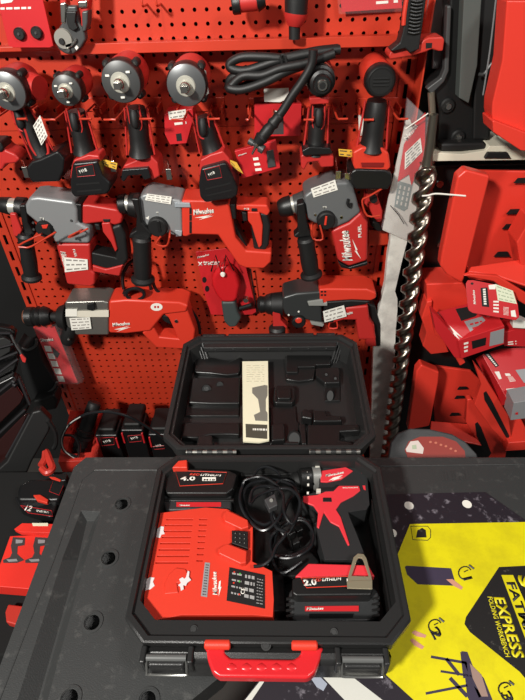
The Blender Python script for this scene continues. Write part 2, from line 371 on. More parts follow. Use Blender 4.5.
# latches
for lx in (-.148,.106):
    l=M().box((lx-.024,.238,.842),(lx+.024,.2480,RZ-.012)).build('latch',CASE,cs,bev=.004)
    M().lathe((lx-.026,.2475,RZ-.010),(lx+.026,.2475,RZ-.010),[(0,.0042),(1,.0042)],seg=16).build('latch_pin',mat('latch_grey','5c5d5c',.35),l)
    M().tube([(lx-.026,.245,RZ-.012),(lx-.026,.236,.858),(lx-.023,.235,.852),(lx+.023,.235,.852),(lx+.026,.236,.858),(lx+.026,.245,RZ-.012)],.0018,sub=2).build('latch_wire',mat('latch_wire','8f8f8c',.3,metal=.8),l)
    for s in (-1,1): M().box((lx+s*.031-.004,.240,.845),(lx+s*.031+.004,.262,RZ-.007)).build('latch_cheek',CASE,cs,bev=.003)
# handle
hx0,hx1=-.082,.032
hd=M().prism(HP(.876),[(100+x/1.641,560+y/1.641) for x,y in ((170,138),(177,165),(184,184),(196,192),(342,194),(354,184),(362,162),(368,142),(330,142),(327,156),(318,162),(214,160),(206,152),(205,138))],.018)
hn=hd.build('handle',mat('handle_red','cc242a',.28,bump=.1),cs,bev=.006,seg=4)
for a in (hx0,hx1): M().lathe((a-.017,.262,RZ-.005),(a+.017,.262,RZ-.005),[(0,.005),(.05,.0064),(.95,.0064),(1,.005)],seg=20).build('pivot',REDB,hn)
for k in range(5):
    a_=HP(.877).at((226+k*15,666.5)); b_=HP(.877).at((237+k*15,667)); M().lathe(a_-Vector((0,0,.006)),b_-Vector((0,0,.006)),[(0,.005),(.5,.0072),(1,.005)],seg=16).build('finger_grip',MATS['handle_red'],hn)
# liner mouldings
FZ=b0+.0062
IN=HP(FZ)
mb=M().box((-.195,.492,FZ),(-.075,.498,FZ+.05)).build('divider_rib',CASEIN,cs,bev=.002)
M().box((.155,.300,FZ),(.160,.50,FZ+.045)).build('divider_rib',CASEIN,cs,bev=.002)
M().prism(HP(.832),[(256,570),(283,566),(287,612),(262,612)],.024).build('charger_bay_block',CASEIN,cs,bev=.003)
M().prism(HP(.838),w7((150,385),(245,400),(262,520),(230,585),(150,575)),.03).build('moulded_pad',CASEIN,cs,bev=.004)
M().prism(HP(.830),w7((270,545),(430,470),(500,560),(400,640),(290,640)),.022).build('moulded_pad',CASEIN,cs,bev=.004)
M().prism(HP(.850),[(240,466),(300,466),(300,474),(240,476)],.04).build('rear_step',CASEIN,cs,bev=.003)
M().prism(HP(.845),w5((440,40),(490,60),(500,500),(445,530)),.035).build('side_step',CASEIN,cs,bev=.004) if False else None
# hinges
for hx in ((-.165,-.075),(.055,.145)):
    M().lathe((hx[0],.577,RZ-.001),(hx[1],.577,RZ-.001),[(0,.004),(1,.004)],seg=14).build('hinge_pin',mat('hinge_steel','9b9a94',.3,metal=.8),cs)
    mb=M()
    for k in range(5): x=hx[0]+k*(hx[1]-hx[0])/5; mb.lathe((x+.002,.577,RZ-.001),(x+.011,.577,RZ-.001),[(0,.0056),(1,.0056)],seg=14)
    mb.build('hinge_knuckle',CASE,cs)
# lid, opened flat behind
LX0,LX1,LY0,LY1=-.213,.178,.583,.915
LZ=RZ; FL=LZ-.045
lid=M(); shell(lid,[octo(LX0+.012,LX1-.012,LY0+.010,LY1-.014,.03,LZ-.062),octo(LX0+.004,LX1-.004,LY0+.004,LY1-.004,.03,LZ-.016),octo(LX0,LX1,LY0,LY1,.03,LZ-.014),octo(LX0,LX1,LY0,LY1,.03,LZ-.001),
  octo(LX0+.002,LX1-.002,LY0+.002,LY1-.002,.03,LZ),octo(LX0+.009,LX1-.009,LY0+.008,LY1-.008,.028,LZ),octo(LX0+.011,LX1-.011,LY0+.010,LY1-.010,.028,LZ-.006),octo(LX0+.016,LX1-.016,LY0+.014,LY1-.018,.027,LZ-.006),octo(LX0+.022,LX1-.022,LY0+.020,LY1-.034,.02,FL)])
lo=lid.build('lid',CASE,cs,angle=30)
FP=HP(FL)
def relief(pts,h,name='lid_moulding',m=CASEIN,bev=.004): return PR(FP,pts,h+.001,h).build(name,m,lo,bev=bev,seg=4)
relief(w1((165,130),(250,128),(330,150),(385,125),(385,190),(375,208),(320,215),(240,205),(160,200)),.010)
relief(w1((150,225),(383,225),(380,350),(240,350),(135,345)),.014)
relief(w1((125,360),(380,355),(378,410),(118,410)),.004)
relief(w1((112,438),(380,440),(380,500),(330,498),(240,500),(180,515),(100,512)),.013)
M().lathe(FP.at(w1((222,282))[0],.014),FP.at(w1((222,282))[0],.0165),[(0,.011),(.5,.011),(1,.009)]).build('screw_boss',CASEIN,lo)
M().lathe(FP.at(w1((222,280))[0],.0165),FP.at(w1((222,280))[0],.0185),[(0,.0055),(1,.005)]).build('screw_boss',BLK,lo)
M().lathe(FP.at(w1((286,262))[0],.014),FP.at(w1((286,262))[0],.0155),[(0,.008),(1,.007)]).build('screw_boss',CASEIN,lo)
relief(w1((180,500),(250,500),(255,560),(170,560)),.018)
# right half of the lid
def r2(pts,h,**k): return relief(w2(*pts),h,**k)
r2([(85,95),(290,95),(290,150),(225,150),(215,215),(150,225),(90,215)],.008)
r2([(92,108),(285,108),(285,150),(222,152),(222,160),(145,162),(145,185),(92,185)],.013)
r2([(40,250),(50,240),(120,240),(132,252),(132,305),(120,320),(45,318),(35,305)],.016)
r2([(55,256),(112,254),(116,292),(108,300),(56,300),(50,290)],.022)
r2([(20,335),(135,330),(140,395),(150,405),(150,500),(20,500)],.006)
r2([(28,410),(80,405),(88,420),(88,480),(28,485)],.018)
r2([(185,412),(415,412),(420,440),(330,445),(330,480),(385,490),(385,512),(185,505)],.017)
r2([(222,165),(322,160),(330,180),(330,230),(262,232),(222,200)],.014)
r2([(262,236),(330,234),(330,310),(262,310)],.004)
r2([(160,350),(180,340),(207,362),(207,388),(160,380)],.022)
r2([(210,350),(262,350),(272,372),(330,375),(340,398),(250,400),(210,398)],.018)
r2([(385,480),(430,465),(440,495),(400,515)],.03)
r2([(145,410),(178,405),(185,500),(160,500)],.012)
for c in ((268,195),(308,212)): M().lathe(FP.at(w2(c)[0],.013),FP.at(w2(c)[0],.016),[(0,.004),(1,.003)]).build('rivet',CASEIN,lo)
M().lathe(FP.at(w2((285,288))[0],.003),FP.at(w2((285,288))[0],.012),[(0,.016),(.4,.016),(.6,.013),(1,.011)],sx=.6).build('moulded_knob',BLK2,lo)
M().lathe(FP.at(w2((128,478))[0],.001),FP.at(w2((128,478))[0],.009),[(0,.018),(.7,.017),(1,.013)],sx=.8).build('moulded_knob',BLK2,lo)
# top tread of the lid with studs, corner gussets
M().box((LX0+.045,LY1-.036,LZ-.02),(LX1-.045,LY1-.019,LZ-.0075)).build('lid_rib',CASE,lo,bev=.002)
for x in (-.14,-.10,-.02,.03,.07,.11): M().lathe((x,LY1-.036,LZ-.014),(x,LY1-.0375,LZ-.014),[(0,.003),(1,.002)]).build('stud',CASE,lo)
for s,xx in ((1,LX0+.028),(-1,LX1-.028)):
    for k in range(3): M().add([(xx+s*.006*k,LY1-.02,LZ-.006),(xx+s*(.006*k+.002),LY1-.02,LZ-.006),(xx+s*(.006*k+.018),LY1-.05,FL),(xx+s*(.006*k+.016),LY1-.05,FL)],[(0,1,2,3)]).build('corner_gusset',CASE,lo,smooth=False)
for a,b_ in ((w1((200,36))[0],w1((310,40))[0]),(w1((325,28))[0],w2((215,28))[0]),(w2((225,20))[0],w2((310,35))[0])):
    A=HP(LZ).at(a);Bb=HP(LZ).at(b_); M().box((A.x,LY1-.004,LZ-.03),(Bb.x,LY1+.006,LZ+.001)).build('rim_lug',CASE,lo,bev=.003)
M().lathe(FP.at(w2((300,480))[0],.0),FP.at(w2((300,480))[0],.012),[(0,.004),(1,.004)]).build('rivet',CASE,lo)
# booklet lying in the lid
BK=HP(FL+.019)
bk=PR(BK,w1((393,150),(515,148))+[(269,440),(259,442),(243,441)],.004).build('instruction_booklet',mat('paper_cream','e6e0c4',.6,bump=.2,bscale=80),None,label='cream instruction booklet with a printed drill picture lying in the open case lid',cat='booklet')
PR(BK,w1((408,448),(512,452),(512,520),(410,512)),.0003,.0003).build('cover_band',mat('print_olive','4a463c',.6),bk,smooth=False)
M().bars(BK,w1((443,468),(510,470),(510,481),(443,479)),1,h=.0008,fill=.8,breaks=5,x0=0,x1=1).build('print',WHITE,bk,smooth=False)
PR(BK,w1((440,275),(500,262),(513,265),(513,312),(505,330),(505,385),(513,395),(513,435),(455,432),(448,405),(470,395),(478,390),(468,330),(440,300)),.0003,.0003).build('drill_picture',mat('print_grey','77746b',.6),bk,smooth=False)
M().bars(BK,w1((405,165),(505,165),(505,250),(405,250)),8,fill=.2,h=.0005,breaks=2).build('print',mat('print_pale','b9b29a',.6),bk,smooth=False)
# ------------------------------------------------------------------ charger
CT=HP(.868)
ch=thing('battery_charger','red battery charger with vent slots and a black rating label lying in the case','charger',(-.1,.38,FZ))
body=PR(CT,y4((125,225),(265,208),(330,213),(395,246),(410,270),(408,375),(470,405),(475,494))+w4((500,268),(430,262),(180,262),(70,285),(45,262),(50,190)),.868-FZ-.0005).build('body',REDB,ch,bev=.005,seg=4)
slots=M().bars(CT,y4((140,232),(228,232),(212,385),(100,385)),8,t=.012,h=.004,fill=.22,x0=.05,x1=.97)
s2=M().bars(CT,y4((245,232),(280,232),(262,378),(235,378)),8,t=.012,h=.004,fill=.24,x0=.0,x1=.7)
cut(body,[slots,s2])
MB_=M().prism(CT,y4((130,420),(160,392),(210,400),(222,420),(205,480)),.0001) 
mk=PR(CT,w4((135,120),(160,95),(195,100),(205,120),(195,145),(165,150),(170,185),(120,190),(120,150)),.004,.002).build('key_boss',REDB,ch,bev=.002)
PR(CT,w4((172,137),(184,130),(190,136),(196,130),(202,108),(208,110),(206,130),(214,140),(200,150),(196,160),(186,158),(188,172),(178,178),(176,164),(168,158),(178,150)),.0004,.0024).build('torn_sticker',mat('sticker_grey','d6cfcf',.5),ch,smooth=False)
PR(CT,y4((116,274),(126,266),(136,268),(134,280),(138,290),(128,292),(124,302),(112,300)),.0004,.0006).build('torn_sticker',MATS['sticker_grey'],ch,smooth=False)
PR(CT,w4((58,138),(70,130),(86,132),(80,146),(86,160),(72,172),(54,176),(56,160)),.0004,.0006).build('torn_sticker',MATS['sticker_grey'],ch,smooth=False)
for q in (((318,228),(330,215),(395,246),(398,268),(375,275),(322,250)),((302,335),(330,318),(392,342),(390,378),(372,382),(305,350))):
    PR(CT,y4(*q),.012,.010).build('rail',REDB,ch,bev=.002)
tb=PR(CT,y4((345,278),(395,282),(395,335),(345,318)),.01,.006).build('terminal_block',BLK2,ch,bev=.001)
mb=M()
for i in range(3):
    for j in range(3): 
        p=y4((356+i*14,288+j*13+i*2))[0]; mb.lathe(CT.at(p,.006),CT.at(p,.009),[(0,.0012),(1,.0008)],seg=8)
mb.build('contact',STEEL,tb)
q=w4((262,78),(280,80),(270,200),(248,196)); sl=PR(CT,q,.0004,.0006).build('silver_label',SILV,ch,smooth=False)
M().bars(CT,w4((265,82),(277,84),(267,196),(252,194)),12,h=.0010,breaks=2,fill=.35).build('print',PRINT,sl,smooth=False)
text('Milwaukee',CT,w4((306,192))[0],w4((302,110))[0],WHITE,ch,h=.0008,ht=.007,shear=.3)
PR(CT,w4((312,145),(318,142),(316,165),(320,163),(310,198),(312,170),(308,172)),.0003,.0008).build('lightning_mark',WHITE,ch,smooth=False)
lb=PR(CT,w4((348,95),(472,122),(472,240),(338,212)),.0005,.0008).build('rating_label',BLK2,ch,smooth=False)
mb=M().bars(CT,w4((355,105),(395,112),(390,205),(350,195)),4,h=.0011,breaks=2,fill=.25); mb.bars(CT,w4((400,115),(440,122),(438,215),(396,205)),4,h=.0011,breaks=2,fill=.5); mb.bars(CT,w4((443,130),(468,136),(466,230),(440,225)),9,h=.0011,breaks=2,fill=.2)
mb.build('print',mat('print_light','9b9a98',.5),lb,smooth=False)
text('CE',CT,w4((400,190))[0],w4((404,168))[0],WHITE,lb,h=.0013,ht=.006)
sp=M()
for p,m_ in (((365,112),0),((385,118),1),((383,145),1),((363,150),0),((382,190),0)): 
    PR(CT,disc3(CT.up(.0014),w4(p)[0],.0013,10),.0003).build('indicator_mark',[REDB,mat('led_green','4fae4a')][m_],lb,smooth=False)
# ------------------------------------------------------------------ battery packs
def label_plate(par,pl,pts,num,a,b,c,d,h=.001,redline=True):
    o=PR(pl,pts,.0004,h).build('label_plate',BLK2,par,smooth=False)
    M().tube([pl.at(p,h+.0002) for p in pts],.0006,sub=1,seg=6,closed=True).build('label_border',REDB,o)
    text(num,pl,a,b,WHITE,o,h=h+.0005,bold=.03,ht=.009)
    t=Vector(c).lerp(Vector(d),.32); text('RED',pl,c,tuple(t),REDB,o,h=h+.0005,bold=.02,shear=.2,ht=.0042)
    t2=Vector(c).lerp(Vector(d),.34); text('LITHIUM',pl,tuple(t2),d,WHITE,o,h=h+.0005,bold=.03,shear=.2,ht=.0042)
    return o
# 4.0 pack at the back left of the case
K=HP(.872)
bp=thing('battery_pack','black battery pack marked 4.0 standing in the back left corner of the case','battery',(-.11,.5,FZ))
PR(HP(.858),w3((235,160),(275,155),(290,175))+y4((340,150),(345,170),(345,215),(300,212),(230,215),(140,218),(132,190),(135,155)),.858-FZ-.0004).build('body',mat('battery_black','2b2c2d',.45,bump=.3,bscale=700),bp,bev=.004)
PR(K,y4((142,92),(165,85),(335,92),(362,105),(350,150),(330,165),(145,165),(135,150)),.03).build('top_rail',BLK,bp,bev=.003)
label_plate(bp,K,y4((170,94),(330,100),(318,135),(185,142)),'4.0',y4((186,124))[0],y4((232,124))[0],y4((215,108))[0],y4((312,112))[0])
PR(K,y4((254,115),(296,115),(296,126),(254,126)),.0003,.0016).build('volt_mark',WHITE,bp,smooth=False)
text('M18',K,y4((258,125))[0],y4((293,125))[0],PRINT,bp,h=.002,ht=.0035)
r_=PR(HP(.8585),y4((174,192),(312,192),(312,206),(174,206)),.0004,.0004).build('red_band',CARD,bp,smooth=False); text('Milwaukee',HP(.859),y4((182,203))[0],y4((215,203))[0],WHITE,r_,shear=.3)
for x in (166,232,298): M().lathe(HP(.858).at(y4((x,165))[0],-.002),HP(.858).at(y4((x,165))[0],.001),[(0,.0028),(1,.0026)],seg=14).build('screw',BLK2,bp)
PR(HP(.884),y4((160,85),(180,63),(207,60),(208,85)),.02).build('release_button',REDB,bp,bev=.002)
# cordless drill
dr=thing('cordless_drill','red and black cordless drill lying on its side in the case','drill',(.08,.45,FZ))
D=HP(.862)
PR(D,w5((102,72),(240,58),(330,72),(352,100),(365,260),(350,285),(255,300),(250,290),(262,330),(300,420),(350,551),(270,551),(130,551),(85,380),(100,290),(60,270),(15,240),(10,215),(100,190)),.046).build('body',mat('drill_black','232425',.5,bump=.25,bscale=900),dr,bev=.007,seg=4)
DR=mat('drill_red','d8333c',.45,bump=.15,bscale=1500)
PR(D,w5((108,82),(240,62),(280,82),(215,128),(140,142),(108,140)),.004,.0022).build('upper_shell',DR,dr,bev=.0015)
PR(D,w5((15,215),(90,208),(205,160),(310,160),(318,185),(280,215),(215,248),(190,285),(215,325),(262,470),(252,475),(205,375),(160,352),(125,300),(100,385),(88,375),(95,300),(70,265),(15,245)),.004,.0022).build('lower_shell',DR,dr,bev=.0015)
text('Milwaukee',D,w5((135,115))[0],w5((232,95))[0],WHITE,dr,h=.0028,shear=.3,ht=.0055)
PR(D,w5((150,135),(175,118),(225,105),(200,122),(225,118),(165,136),(180,126)),.0003,.0028).build('lightning_mark',WHITE,dr,smooth=False)
text('BRUSHLESS',D,w5((225,174))[0],w5((305,172))[0],WHITE,dr,h=.0028,ht=.0018)
PR(D,w5((120,222),(165,222),(168,245),(120,245)),.003,.003).build('direction_switch',BLK2,dr,bev=.001)
PR(D,w5((95,170),(180,168),(190,155),(205,160),(175,190),(95,192)),.003,.003).build('gear_selector',BLK2,dr,bev=.001)
for q in (((316,78),(330,78),(330,92),(322,96)),((328,160),(342,160),(345,185),(334,180))): PR(D,w5(*q),.0004,.0006).build('vent',DR,dr,smooth=False)
a=HP(.842).at(w5((104,125))[0]); b=HP(.842).at(w5((62,128))[0]); M().lathe(a,b,[(0,.027),(.9,.027),(1,.024)],sx=.75).build('chuck_collar',mat('collar_grey','9a9a96',.35,metal=.5),dr)
a=b; b=HP(.842).at(w5((-10,135))[0]); M().lathe(a,b,[(0,.026),(.15,.0275),(.5,.0265),(.8,.0265),(1,.019)],sx=.72).build('clutch_ring',BLK,dr)
mb=M()
for p in ((40,85),(42,118),(42,155),(40,198)): mb.prism(HP(.8685),w5((p[0]-4,p[1]-5),(p[0]+6,p[1]-5),(p[0]+6,p[1]+5),(p[0]-4,p[1]+5)),.002)
mb.build('torque_mark',WHITE,dr,smooth=False)
a=b; b=HP(.842).at(w5((-55,142))[0]); M().lathe(a,b,[(0,.017),(.5,.016),(.9,.010),(1,.006)]).build('chuck',BLK2,dr)
mb=M()
for p in ((92,62),(98,185)): PR(HP(.868),w5((p[0]-12,p[1]-10),(p[0]+12,p[1]-10),(p[0]+12,p[1]+8),(p[0]-12,p[1]+10)),.006).build('collar_lug',mat('collar_light','c6c3b8',.4),dr,bev=.001)

M().tube([HP(.85).at(p) for p in w5((52,262),(60,300),(78,335),(62,345))],.005,sub=4).build('trigger',BLK,dr)
# 2.0 pack
K2=HP(.872)
b2=thing('battery_pack','black battery pack marked 2.0 below the drill grip in the case','battery',(.08,.33,FZ))
PR(HP(.852),w6((82,150),(100,125),(385,130),(400,150),(402,235),(380,252),(110,255),(90,235)),.852-FZ-.0004).build('body',mat('battery_black','2b2c2d'),b2,bev=.005)
PR(K2,w6((95,100),(120,92),(370,98),(380,130),(372,158),(110,160),(95,150)),.04).build('top_rail',BLK,b2,bev=.003)
PR(HP(.8725),w6((105,92),(152,46),(362,52),(385,92),(285,102),(280,92),(130,98)),.012).build('foot_shell',DR,b2,bev=.002)
text('2.0',K2,w6((136,123))[0],w6((182,120))[0],WHITE,b2,h=.003,bold=.03,ht=.009)
label_plate(b2,HP(.874),w6((125,98),(282,92),(330,100),(325,125),(145,132)),'2.0',w6((138,124))[0],w6((182,121))[0],w6((166,110))[0],w6((268,105))[0],h=.0006)
PR(K2,w6((286,100),(302,100),(302,112),(286,112)),.0004,.004).build('volt_mark',WHITE,b2,smooth=False)
r_=PR(HP(.853),w6((140,197),(328,195),(328,214),(140,214)),.0008,.0004).build('red_band',CARD,b2,smooth=False); text('Milwaukee',HP(.8535),w6((146,210))[0],w6((205,208))[0],WHITE,r_,shear=.3)
M().bars(HP(.853),w6((140,222),(325,222),(322,238),(142,240)),1,fill=.9,h=.0002).build('glossy_band',mat('gloss_black','0b0b0c',.1),b2,smooth=False)
for x in (135,240,345): M().lathe(HP(.852).at(w6((x,166))[0],-.002),HP(.852).at(w6((x,166))[0],.0012),[(0,.0035),(1,.003)],seg=14).build('screw',BLK2,b2)
for s in (0,1):
    mb=M()
    for k in range(4): 
        p=w6(((88 if s==0 else 388),172+k*20))[0]; mb.prism(HP(.853),[(p[0]-4,p[1]-1.5),(p[0]+4,p[1]-3),(p[0]+4,p[1]),(p[0]-4,p[1]+1)],.003)
    mb.build('side_rib',BLK,b2,bev=.0004)
# belt clip
bc=thing('belt_clip','bent steel belt clip upright on the 2.0 battery pack','clip',tuple(HP(.876).at((359,575))))
def frame(out,inn,h,t,nm):
    n=len(out); P=[HP(.876).at(p,h) for p in out]+[HP(.876).at(p,h) for p in inn]; Q=[p-Vector((0,0,t)) for p in P]
    M().add(P+Q,[(i,(i+1)%n,n+(i+1)%n,n+i) for i in range(n)]+[(2*n+i,2*n+(i+1)%n,3*n+(i+1)%n,3*n+i) for i in range(n)]+[(i,(i+1)%n,2*n+(i+1)%n,2*n+i) for i in range(n)]+[(n+i,n+(i+1)%n,3*n+(i+1)%n,3*n+i) for i in range(n)]).build(nm,CLIPM,bc,bev=.0006)
CLIPM=mat('clip_steel','cfc3a4',.3,metal=.75)
frame(w6((288,134),(290,95),(310,25),(325,12),(345,14),(355,28),(374,100),(376,136)),w6((302,90),(304,88),(322,35),(328,28),(338,28),(344,36),(362,88),(362,92)),.002,.0018,'loop')
PR(HP(.876),w6((286,108),(376,104),(376,137),(288,134)),.0025,.0035).build('foot_plate',CLIPM,bc,bev=.0008)
# charger cord
CORDM=mat('cord_black','17181a',.28)
cd_=thing('power_cord','coiled glossy black charger cord with plug lying in the middle of the case','cord',tuple(HP(.85).at((270,510))))
loops=[
 (w7((90,170),(110,130),(200,118),(290,180),(305,270),(260,360),(190,395),(110,320),(78,240)),.874),
 (w7((100,200),(150,145),(260,130),(350,160),(392,235),(380,320),(318,420),(262,350),(200,365),(120,310)),.868),
 (w7((130,260),(170,215),(260,180),(340,178),(390,230),(385,300),(350,360),(310,300),(300,200),(230,165),(150,180)),.880),
 (w7((250,300),(255,260),(235,240),(280,140),(345,140),(375,190),(330,250),(300,330),(270,340)),.862),
 (w7((240,440),(270,400),(350,350),(420,350),(462,410),(450,480),(380,530),(300,540),(245,510)),.858),
 (w7((255,470),(290,380),(390,330),(455,380),(455,460),(400,510),(330,530),(262,520)),.850)]
for k,(pp,h) in enumerate(loops): M().tube([HP(h+.004*math.sin(i*1.7+k)).at(p) for i,p in enumerate(pp)],.0027,closed=True,sub=6).build('cable',CORDM,cd_)
for pp,h in ((w7((145,120),(175,75),(220,62),(270,85),(290,110)),.872),(w7((150,585),(200,578),(245,540),(270,480),(320,410),(270,380),(245,320),(250,285),(245,262)),.876),(w7((245,430),(240,500),(260,580),(300,620),(360,590),(400,560)),.846)):
    M().tube([HP(h).at(p) for p in pp],.0027,sub=6).build('cable',CORDM,cd_)
pg=PR(HP(.888),w7((205,232),(262,200),(278,262),(232,285)),.014).build('plug',mat('plug_grey','3c3c3d',.5),cd_,bev=.002)
M().lathe(HP(.888).at(w7((243,238))[0]),HP(.888).at(w7((243,238))[0],.002),[(0,.0035),(1,.003)]).build('plug_screw',STEEL,pg)
for p in ((345,400),(368,450),(385,385)): PR(HP(.842),w7((p[0]-22,p[1]-10),(p[0]+15,p[1]-25),(p[0]+28,p[1]+5),(p[0]-8,p[1]+22)),.02).build('plug_half',BLK,cd_,bev=.002)
# ------------------------------------------------------------------ tools on the wall
BT=mat('wall_battery_black','151516',.36,bump=.2,bscale=700)
def prong_hook(label,a,d0=.0,d1=.11,lift=.0,r=.0022,group=None,name='peg_hook',w=.012):
    """red wire hook pushed into the perforated panel"""
    p=WP(d1).at(a); t=thing(name,label,'hook',(p.x,W,p.z),group)
    M().box((p.x-w,W-.004,p.z-.012),(p.x+w,W-.001,p.z+.012)).build('back_plate',PEG,t,bev=.001)
    mb=M()
    M().tube([(p.x-w*.8,W-.003,p.z),(p.x-w*.8,W-d1,p.z),(p.x-w*.8,W-d1-.004,p.z+.010)],r,sub=3).build('prong',PEG,t)
    M().tube([(p.x+w*.8,W-.003,p.z),(p.x+w*.8,W-d1,p.z),(p.x+w*.8,W-d1-.004,p.z+.010)],r,sub=3).build('prong',PEG,t)
    return t
def hanger(px,py,hw,label,d=.12):
    """holder bracket of the row of impact wrenches"""
    c=WP(.02).at((px,py)); t=thing('tool_holder',label,'holder',(c.x,W,c.z),None)
    M().box((c.x-hw,W-.005,c.z-.015),(c.x+hw,W-.0005,c.z+.013)).build('back_plate',PEG,t,bev=.0015)
    for s in (-1,1):
        M().box((c.x+s*hw*.95-.002,W-.05,c.z-.010),(c.x+s*hw*.95+.002,W-.005,c.z+.004)).build('side_arm',PEG,t,bev=.001)
        M().tube([(c.x+s*.024,W-.005,c.z),(c.x+s*.024,W-d*.92,c.z),(c.x+s*.030,W-d,c.z),(c.x+s*hw*.98,W-d,c.z)],.0022,sub=2).build('wire_arm',PEG,t)
        M().box((c.x+s*hw*.6-.006,W-.03,c.z-.022),(c.x+s*hw*.6+.006,W-.005,c.z-.004)).build('clip_block',PEG,t,bev=.001)
    return t
def head(t,c,R,d0,d1,ringm,style=0,ears=True,hm=RED):
    """gear case and anvil pointing out at the viewer"""
    p1=WP(d1).at(c); x,z=p1.x,p1.z
    yb=W-d0; yf=W-d1
    M().lathe((x,yb,z+.002),(x,yf+.030,z),[(0,R*.55),(.06,R*.8),(.3,R*1.0),(.7,R*1.05),(1,R*1.02)],seg=32).build('motor_housing',hm,t)
    M().lathe((x,yf+.031,z),(x,yf+.006,z),[(0,R*1.04),(.2,R*1.06),(.7,R*1.05),(1,R*1.0)],seg=36).build('gear_case',BLK,t)
    if ears:
        for sx in (-1,1):
            for sz in (-1,1):
                e=M().lathe((x+sx*R*.74,yf+.042,z+sz*R*.74),(x+sx*R*.74,yf+.019,z+sz*R*.74),[(0,R*.22),(.9,R*.2),(1,R*.15)],seg=14).build('ear_boss',BLK2,t)
                M().lathe((x+sx*R*.74,yf+.019,z+sz*R*.74),(x+sx*R*.74,yf+.0175,z+sz*R*.74),[(0,R*.09),(1,R*.08)],seg=10).build('screw',STEEL,e)
    f=M().lathe((x,yf+.006,z),(x,yf-.002,z),[(0,R*.99),(.4,R*.97),(1,R*.6)],seg=36).build('nose_ring',ringm,t)
    M().lathe((x,yf-.002,z),(x,yf-.004,z),[(0,R*.50),(1,R*.46)],seg=28).build('bushing',mat('bushing_pale','b8b6aa',.4,metal=.3),t)
    M().lathe((x,yf-.004,z),(x,yf-.022,z),[(0,.0098),(.5,.0098),(.6,.0085),(1,.008)],seg=24).build('anvil',STEEL,t)
    M().box((x-.0062,yf-.030,z-.0062),(x+.0062,yf-.010,z+.0062)).build('square_drive',STEEL,t,bev=.001)
    if style:
        for a in (45,150,270):
            A=math.radians(a); cx,cz=x+R*.68*math.cos(A),z+R*.68*math.sin(A)
            w=R*.10; M().box((cx-w,yf-.0035,cz-w*.45),(cx+w,yf+.0035,cz+w*.45)).build('size_mark',WHITE,t,smooth=False)
def grip(t,a,b,r,d=.085,red=None,flat=1.25,d2=None,trig=True):
    A=WP(d).at(a); Bp=WP(d2 or d).at(b)
    M().lathe(A,Bp,[(0,r*.95),(.1,r*1.05),(.3,r*1.12),(.6,r*1.08),(.85,r*1.15),(1,r*1.4)],seg=24,sx=flat,ref=(1,0,0)).build('grip',RUB,t)
    for sx in (-1,1): M().tube([A+Vector((sx*r*1.2,-.004,0)),A.lerp(Bp,.5)+Vector((sx*r*1.38,-.004,0)),Bp+Vector((sx*r*1.6,-.004,0))],.0022,sub=3).build('side_strip',RED,t)
    if trig:
        v=(Bp-A); c=A+v*.13
        M().lathe(c+Vector((0,-r*1.15,.012)),c+Vector((0,-r*1.5,-.02)),[(0,.006),(.2,.009),(.8,.009),(1,.006)],seg=14).build('trigger',BLK2,t)
        s=c+Vector((0,-r*1.2,0))
        M().tube([s+Vector((-.012,.004,.02)),s+Vector((-.011,.002,-.020)),s+Vector((0,0,-.028)),s+Vector((.011,.002,-.020)),s+Vector((.012,.004,.02))],.0019,sub=4).build('trigger_guard',RED,t)
def pack(t,pts,d,th,lq=None,name='battery',m=BT):
    o=PR(WP(d),pts,th).build(name,m,t,bev=.005,seg=3)
    if lq:
        l=PR(WP(d),lq,.0005,.0007).build('pack_label',BLK2,o,smooth=False)
        M().tube([WP(d).at(p,.0009) for p in lq],.0006,sub=1,seg=6,closed=True).build('label_border',CARD,l)
        q=[Vector(p) for p in lq]; a=q[3].lerp(q[0],.3).lerp(q[2].lerp(q[1],.3),.2); b=q[3].lerp(q[0],.45).lerp(q[2].lerp(q[1],.45),.62)
        text('M18',WP(d),tuple(a),tuple(b),WHITE,l,h=.0012)
    return o
# hangers
for px,hw,lb in ((24,.045,'red tool holder bracket behind the leftmost impact wrench with the white tag'),(82,.05,'red tool holder bracket under the impact wrench with the labelled battery, second from left'),
                 (138,.05,'red tool holder bracket under the large impact wrench without a battery'),(201,.05,'red tool holder bracket under the impact wrench above the small red box'),
                 (322,.045,'red tool holder bracket behind the black-collared driver'),(378,.045,'red tool holder bracket behind the tool with the round black cap'),
                 (262,.03,'red holder bracket above the hanging red cards, behind the hose')):
    hanger(px,106,hw,lb)
# 1
t=thing('impact_wrench','leftmost impact wrench, silver nose, black battery and a white tag on its grip','impact wrench',tuple(WP(.08).at((30,130))))
head(t,(6.5,92),.035,.04,.15,mat('nose_silver','6d6f70',.35,metal=.6))
grip(t,(20,107),z2((170,255))[0],.018,.085)
PR(WP(.105),z2((100,190),(115,160),(200,235),(190,250),(140,255),(128,240)),.02).build('red_trim',RED,t,bev=.004) if False else None
M().tube([WP(.108).at(p) for p in z2((70,100),(95,150),(115,210),(150,255),(182,235),(165,165))],.003,sub=4).build('red_trim',RED,t)
pack(t,z2((98,290),(118,268),(150,258),(215,228),(243,262),(240,300),(222,345),(120,348),(103,325)),.125,.075)
M().lathe(WP(.07).at((2,78)),WP(.11).at((40,88)),[(0,.02),(.5,.03),(1,.022)]).build('rear_housing',RED,t)
tg=PR(WP(.118),z2((124,135),(150,95),(178,172),(155,208)),.0005).build('hang_tag',WHITE,t,smooth=False); M().bars(WP(.118),z2((124,135),(150,95),(178,172),(155,208)),6,breaks=2,h=.0003).build('print',PALE,tg,smooth=False)
